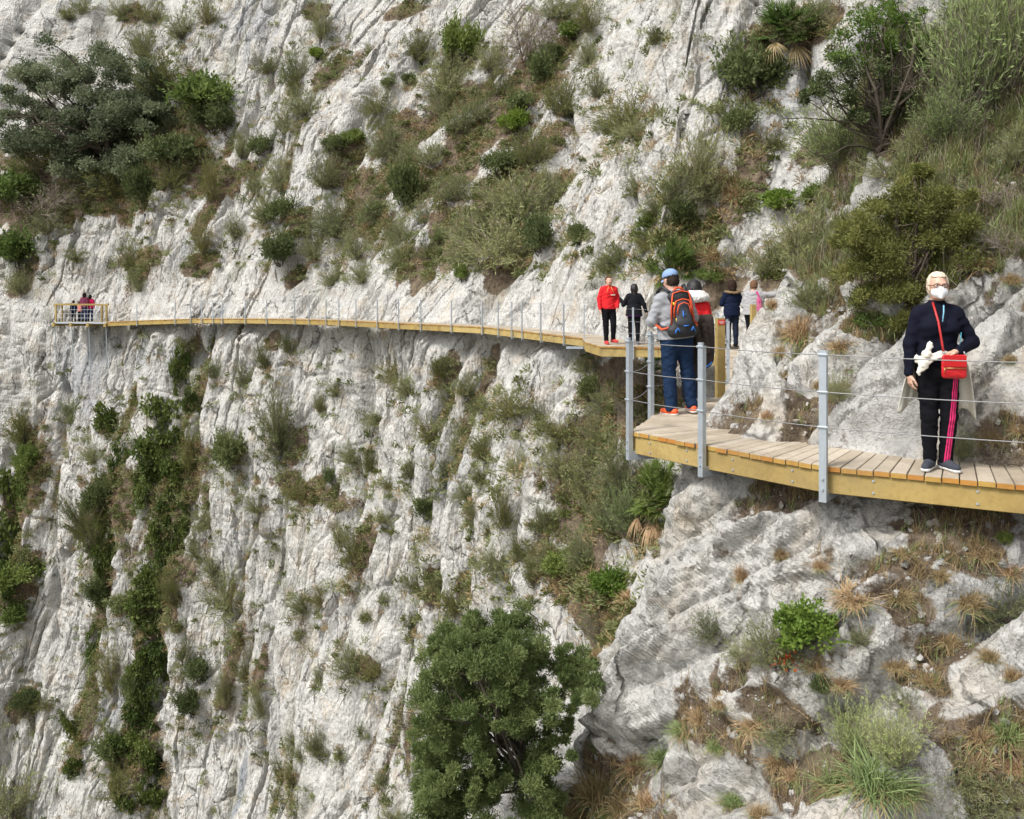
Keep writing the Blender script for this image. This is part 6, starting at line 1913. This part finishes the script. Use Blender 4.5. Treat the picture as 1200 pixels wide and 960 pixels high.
# tree with bare dark trunk, upper right
r = ground_hit(1029, 182); dep = r[0].y; b = r[0]
lob = [(-65, 85, 20), (-45, 110, 20), (-25, 150, 24), (5, 165, 24), (35, 160, 20), (45, 130, 22), (20, 125, 20), (-15, 100, 24), (-40, 70, 22), (10, 80, 22), (45, 100, 18), (-5, 130, 20), (25, 60, 16), (-30, 45, 14), (55, 80, 14), (-80, 70, 12), (0, 55, 18)]
c, rr_ = px_cloud(lob, dep, b, rt, .5, 8, .46)
tree('tree', 'small tree with dark forked trunk and bright green top on the upper right slope', 'tree', b, (0.02, 0, .32), c, rr_, 'dark', 15000, .040, .022, .045, 2, 60, ('bright', lambda C: C[:, 2] > np.quantile(C[:, 2], .60)), 8)
# golden juniper behind the masked woman
r = ground_hit(1062, 362); dep = r[0].y; b = r[0]
lob = [(0, 140, 26), (-25, 120, 26), (30, 125, 26), (-45, 85, 28), (45, 95, 28), (0, 90, 32), (-60, 45, 26), (60, 60, 26), (20, 50, 30), (-25, 45, 30), (-45, 15, 22), (5, 15, 26), (45, 25, 22), (-65, 75, 18), (55, 130, 16), (15, 160, 14), (-15, -10, 16), (-35, 60, 26), (30, 75, 26), (0, 115, 26), (-20, 20, 22), (60, 95, 20), (-60, 100, 18)]
c, rr_ = px_cloud(lob, dep, b, rt, .42, 7, .55)
tree('juniper_bush', 'golden green juniper on the slope right behind the masked woman', 'shrub', b, (0.02, 0, .3), c, rr_ * 1.1, 'golden', 56000, .036, .013, .04, 3, 16, None, 0)
# large juniper low in the middle
r = ground_hit(660, 930); dep = r[0].y - .6; b = r[0] + Vector((-.1, -.4, -.2))
lob = [(-60, 205, 30), (-20, 215, 30), (5, 225, 22), (-100, 175, 30), (-65, 160, 34), (-25, 170, 34), (10, 180, 30), (-130, 130, 30), (-95, 120, 34), (-55, 115, 36), (-15, 125, 34), (20, 140, 26), (-145, 80, 28), (-110, 70, 34), (-70, 65, 34), (-30, 75, 32), (5, 90, 28), (-150, 40, 24), (-120, 20, 32), (-80, 20, 34), (-40, 30, 30), (-130, -15, 26), (-95, -20, 30), (-60, -15, 28), (20, 205, 18), (35, 160, 16), (-165, 60, 16), (-30, 0, 30), (-60, 60, 34), (0, 40, 26), (-90, 45, 30), (-15, -20, 24), (-150, 0, 24), (30, 110, 18), (-40, 190, 26), (-80, 90, 30), (10, 10, 20), (-160, -30, 20), (-45, 140, 30)]
lob = []
while len(lob) < 80:
    ux, uz = rt.uniform(-1, 1), rt.uniform(-1, 1)
    if ux * ux + uz * uz < 1 and not (ux > .35 and uz > .55): lob.append((-72 + ux * 98 + 22 * uz + 12 * math.sin(uz * 9), 140 + uz * 130 + 10 * math.sin(ux * 8), rt.uniform(14, 34)))
c, rr_ = px_cloud(lob, dep, b, rt, 1.0, 9, .40)
tree('juniper_tree', 'large green juniper filling the gully mouth in front of the white wall', 'tree', b, (-.35, -.05, .9), c, rr_, 'juniper', 300000, .034, .011, .05, 4, 44, None, 2)
# poppy-red flowers on the lower slope
r = ground_hit(922, 780)
if r:
    e = empty('flowering_plant', r[0], 0, 'small plant with orange-red flowers below the bright green bush', 'flower')
    lb = LB(); rng = np.random.default_rng(3); n = 60
    P = rng.normal(size=(n, 3)) * np.array([.045, .03, .035]) + np.array([0, -.03, .05])
    V, F = leaf_quads(P, rand_unit(n, rng), .035, .03, rng); lb.add(V, F, rng.random(n), 0)
    link('blossom', lb.mesh('blossom', [LEAF['flower']]), e)
    lb = LB()
    V, F = blade_strips(np.zeros((30, 3)) - .03, unit(np.array([0, -.2, 1.])) + rng.normal(size=(30, 3)) * .5, .12, .010, .1, rng); lb.add(V, F, .5, 0)
    link('stem', lb.mesh('stem', [LEAF['green']]), e)

# ------------------------------------------------------------------ ground cover nobody could count
def in_view(P, pad=40):
    x = CX + FPX * P[:, 0] / np.maximum(P[:, 1], .1); y = HY - FPX * P[:, 2] / np.maximum(P[:, 1], .1)
    return (P[:, 1] > 2) & (x > -pad - 60) & (x < 1260 + pad) & (y > -pad - 40) & (y < 1000 + pad)


def pick(P, W, n, rng):
    W = W / W.sum(); return P[rng.choice(len(P), n, p=W)]

rs = np.random.default_rng(91)
Pn_, sn_ = Pn.reshape(-1, 3), soil_n.ravel()
iv = in_view(Pn_); Pn_, sn_ = Pn_[iv], sn_[iv]
area = np.clip(1.0, 0, 1)
offdeck = ~((Pn_[:, 2] > -1.80) & (Pn_[:, 2] < -1.50))
wn_ = np.clip(sn_ - .35, 0, 1) * offdeck + 1e-9
def grass_stuff(name, label, P, n, per, Lr, Wd, mat, rng, droop=.5):
    q = pick(*P, n, rng)
    C = np.repeat(q, per, 0) + rng.normal(size=(n * per, 3)) * np.array([.02, .02, .0])
    a = rng.random(n * per) * 2 * PI; el = np.abs(rng.normal(size=n * per)) * .6
    D = np.stack([np.sin(el) * np.cos(a), np.sin(el) * np.sin(a) - .25, np.cos(el)], 1); D /= np.linalg.norm(D, axis=1, keepdims=True)
    tl = np.repeat(.5 + rng.random(n), per)
    L = Lr * tl * (0.6 + .8 * rng.random(n * per))
    V, F = blade_strips(C - D * .01, D, L, Wd, droop * rng.random(n * per), rng, 3)
    lb = LB(); lb.add(V, F, np.clip(np.repeat(rng.random(n), per) * .6 + rng.random(n * per) * .4, 0, 1), 0)
    o = link(name, lb.mesh(name, [LEAF[mat]])); tag(o, label, None, None, 'stuff'); return o
grass_stuff('dry_grass', 'tan dry grass over the soil of the near slope', (Pn_, wn_), 5200, 16, .14, .0045, 'dry', rs)
grass_stuff('green_grass', 'thin green grass between the stones of the near slope', (Pn_, wn_), 2200, 14, .12, .0042, 'esparto', rs)
grass_stuff('dead_twigs', 'grey dead twigs lying over the near slope', (Pn_, wn_), 1500, 5, .16, .006, 'twig', rs, 1.0)
hi_ = np.where((Pn_[:, 2] > 0.1) | ((Pn_[:, 2] > -0.9) & (sn_ > .6)), np.clip(sn_ - .3, 0, 1), 0) + 1e-9
grass_stuff('tall_dry_grass', 'tall tan grass over the hillside above the near deck', (Pn_, hi_), 1000, 22, .22, .006, 'dry', rs, .9)
grass_stuff('tall_green_grass', 'tall grey-green grass over the hillside above the near deck', (Pn_, hi_), 1700, 24, .24, .006, 'esparto', rs, .8)
grass_stuff('pale_brush', 'pale dead brush over the hillside above the near deck', (Pn_, hi_), 1300, 9, .40, .006, 'twig', rs, 1.1)
grass_stuff('grey_brush', 'grey-green low brush over the hillside above the near deck', (Pn_, hi_), 2000, 46, .17, .012, 'sage', rs, .3)
# loose pale stones
def stones(name, label, q, smin, smax, rng):
    ph = np.array([(0, 0, 1), (0, 0, -1)] + [(math.cos(a) * .9, math.sin(a) * .9, z) for z in (.4, -.4) for a in np.linspace(0, 2 * PI, 6)[:-1] + (0 if z > 0 else .6)])
    fc = [(0, 2 + i, 2 + (i + 1) % 5) for i in range(5)] + [(1, 7 + (i + 1) % 5, 7 + i) for i in range(5)] + [(2 + i, 7 + i, 2 + (i + 1) % 5) for i in range(5)] + [(2 + (i + 1) % 5, 7 + i, 7 + (i + 1) % 5) for i in range(5)]
    n = len(q); s = smin * (smax / smin) ** (rng.random(n) ** 1.8)
    V = ph[None] * (1 + .35 * rng.normal(size=(n, 12, 1)).clip(-1, 1)) * s[:, None, None] * rng.uniform(.55, 1.2, (n, 1, 3)) + q[:, None]
    F = np.array(fc)[None] + (np.arange(n) * 12)[:, None, None]
    o = link(name, mesh_np(name, V.reshape(-1, 3), F.reshape(-1, 3), M['rock'], None, False)); tag(o, label, None, None, 'stuff')
stones('rubble', 'loose pale stones scattered over the soil of the near slope', pick(Pn_, wn_, 6500, rs), .006, .05, rs)
# low scrub on the far face
Pf_, sf_ = Pf.reshape(-1, 3), soil_f.ravel()
iv = in_view(Pf_); Pf_, sf_ = Pf_[iv], sf_[iv]
off = ~((Pf_[:, 2] > -2.9) & (Pf_[:, 2] < 0.2))
Pf_, sf_, off = Pf_[::3], sf_[::3], off[::3]
wf_ = (np.clip(sf_ - .25, 0, 1) + .014) * off + 1e-9
# growth gathers round the larger plants and trails down the cracks below them
near_ = np.zeros(len(Pf_))
for (hx, hy, hz, rx_, rz_) in SPOTS:
    m = (np.abs(Pf_[:, 0] - hx) < 2.5 * rx_) & (np.abs(Pf_[:, 2] - hz) < 3 * rz_) & (np.abs(Pf_[:, 1] - hy) < 4)
    d2 = ((Pf_[m, 0] - hx) / (1.1 * rx_)) ** 2 + ((Pf_[m, 2] - (hz - .5 * rz_)) / (1.3 * rz_)) ** 2
    near_[m] = np.maximum(near_[m], np.exp(-d2))
wf_ = wf_ + .35 * near_ * off
def scrub(name, label, n, per, R, L, W, mat, rng, w):
    q = pick(Pf_, w, n, rng)
    R_ = R * (.4 + 1.0 * rng.random(n) ** 1.5)
    d = rand_unit(n * per, rng); d[:, 2] = np.abs(d[:, 2])
    rr = np.repeat(R_, per)
    C = np.repeat(q, per, 0) + d * (rr * rng.random(n * per) ** .6)[:, None] * np.array([1, 1, .9]) + np.array([0, -.05, 0])
    D = d + rand_unit(n * per, rng) * .8; D /= np.linalg.norm(D, axis=1, keepdims=True)
    V, F = leaf_quads(C, D, L * (.6 + .8 * rng.random(n * per)), W, rng)
    lb = LB(); lb.add(V, F, np.clip(np.repeat(rng.random(n), per) * .6 + rng.random(n * per) * .4, 0, 1), 0)
    o = link(name, lb.mesh(name, [LEAF[mat]])); tag(o, label, None, None, 'stuff')
scrub('grey_scrub', 'low grey-green scrub covering the ledges of the far cliff', 3000, 60, .36, .16, .05, 'sage', rs, wf_)
scrub('olive_scrub', 'low olive scrub in the cracks of the far cliff', 2200, 60, .30, .15, .06, 'olive', rs, wf_)
scrub('dry_scrub', 'brown dead grass on the ledges of the far cliff', 2200, 50, .36, .22, .03, 'dry', rs, wf_)
EXPOSURE = 1.05
# ================================================================== LIGHT AND CAMERA
w = bpy.data.worlds.new("World"); scene.world = w; w.use_nodes = True
nt = w.node_tree
sky = nt.nodes.new('ShaderNodeTexSky'); sky.sky_type = 'NISHITA'; sky.sun_disc = False
SUN_EL, SUN_AZ = math.radians(50), math.radians(-128)     # azimuth measured from +Y towards +X
sky.sun_elevation = SUN_EL; sky.sun_rotation = SUN_AZ
sky.air_density = 1.0; sky.dust_density = 4.0; sky.ozone_density = 1.0
hs = nt.nodes.new('ShaderNodeHueSaturation'); hs.inputs['Saturation'].default_value = 0.16   # overcast: cloud whitens the sky
nt.links.new(sky.outputs[0], hs.inputs['Color'])
bg = nt.nodes['Background']; nt.links.new(hs.outputs[0], bg.inputs[0]); bg.inputs[1].default_value = 0.105
sl = bpy.data.lights.new('sun', 'SUN'); sl.energy = 1.5; sl.angle = math.radians(11); sl.color = (1.0, 0.955, 0.89)
so = bpy.data.objects.new('sun', sl); COL.objects.link(so)
sd = Vector((math.sin(SUN_AZ) * math.cos(SUN_EL), math.cos(SUN_AZ) * math.cos(SUN_EL), math.sin(SUN_EL)))
so.rotation_euler = (-sd).to_track_quat('-Z', 'Y').to_euler()

cam = bpy.data.cameras.new('camera'); co = bpy.data.objects.new('camera', cam); COL.objects.link(co)
cam.sensor_fit = 'HORIZONTAL'; cam.sensor_width = 36.0; cam.lens = 36.0 * FPX / 1200.0
cam.shift_y = (HY - 480.0) / 1200.0
co.location = (0, 0, 0); co.rotation_euler = (math.radians(90), 0, 0)
cam.clip_start = 0.05; cam.clip_end = 500
scene.camera = co
vs = scene.view_settings
vs.view_transform = 'Standard'; vs.look = 'None'; vs.exposure = EXPOSURE; vs.gamma = 1.0; vs.use_curve_mapping = False
scene.cycles.use_denoising = True
scene.cycles.max_bounces = 6; scene.cycles.diffuse_bounces = 3; scene.cycles.transparent_max_bounces = 8
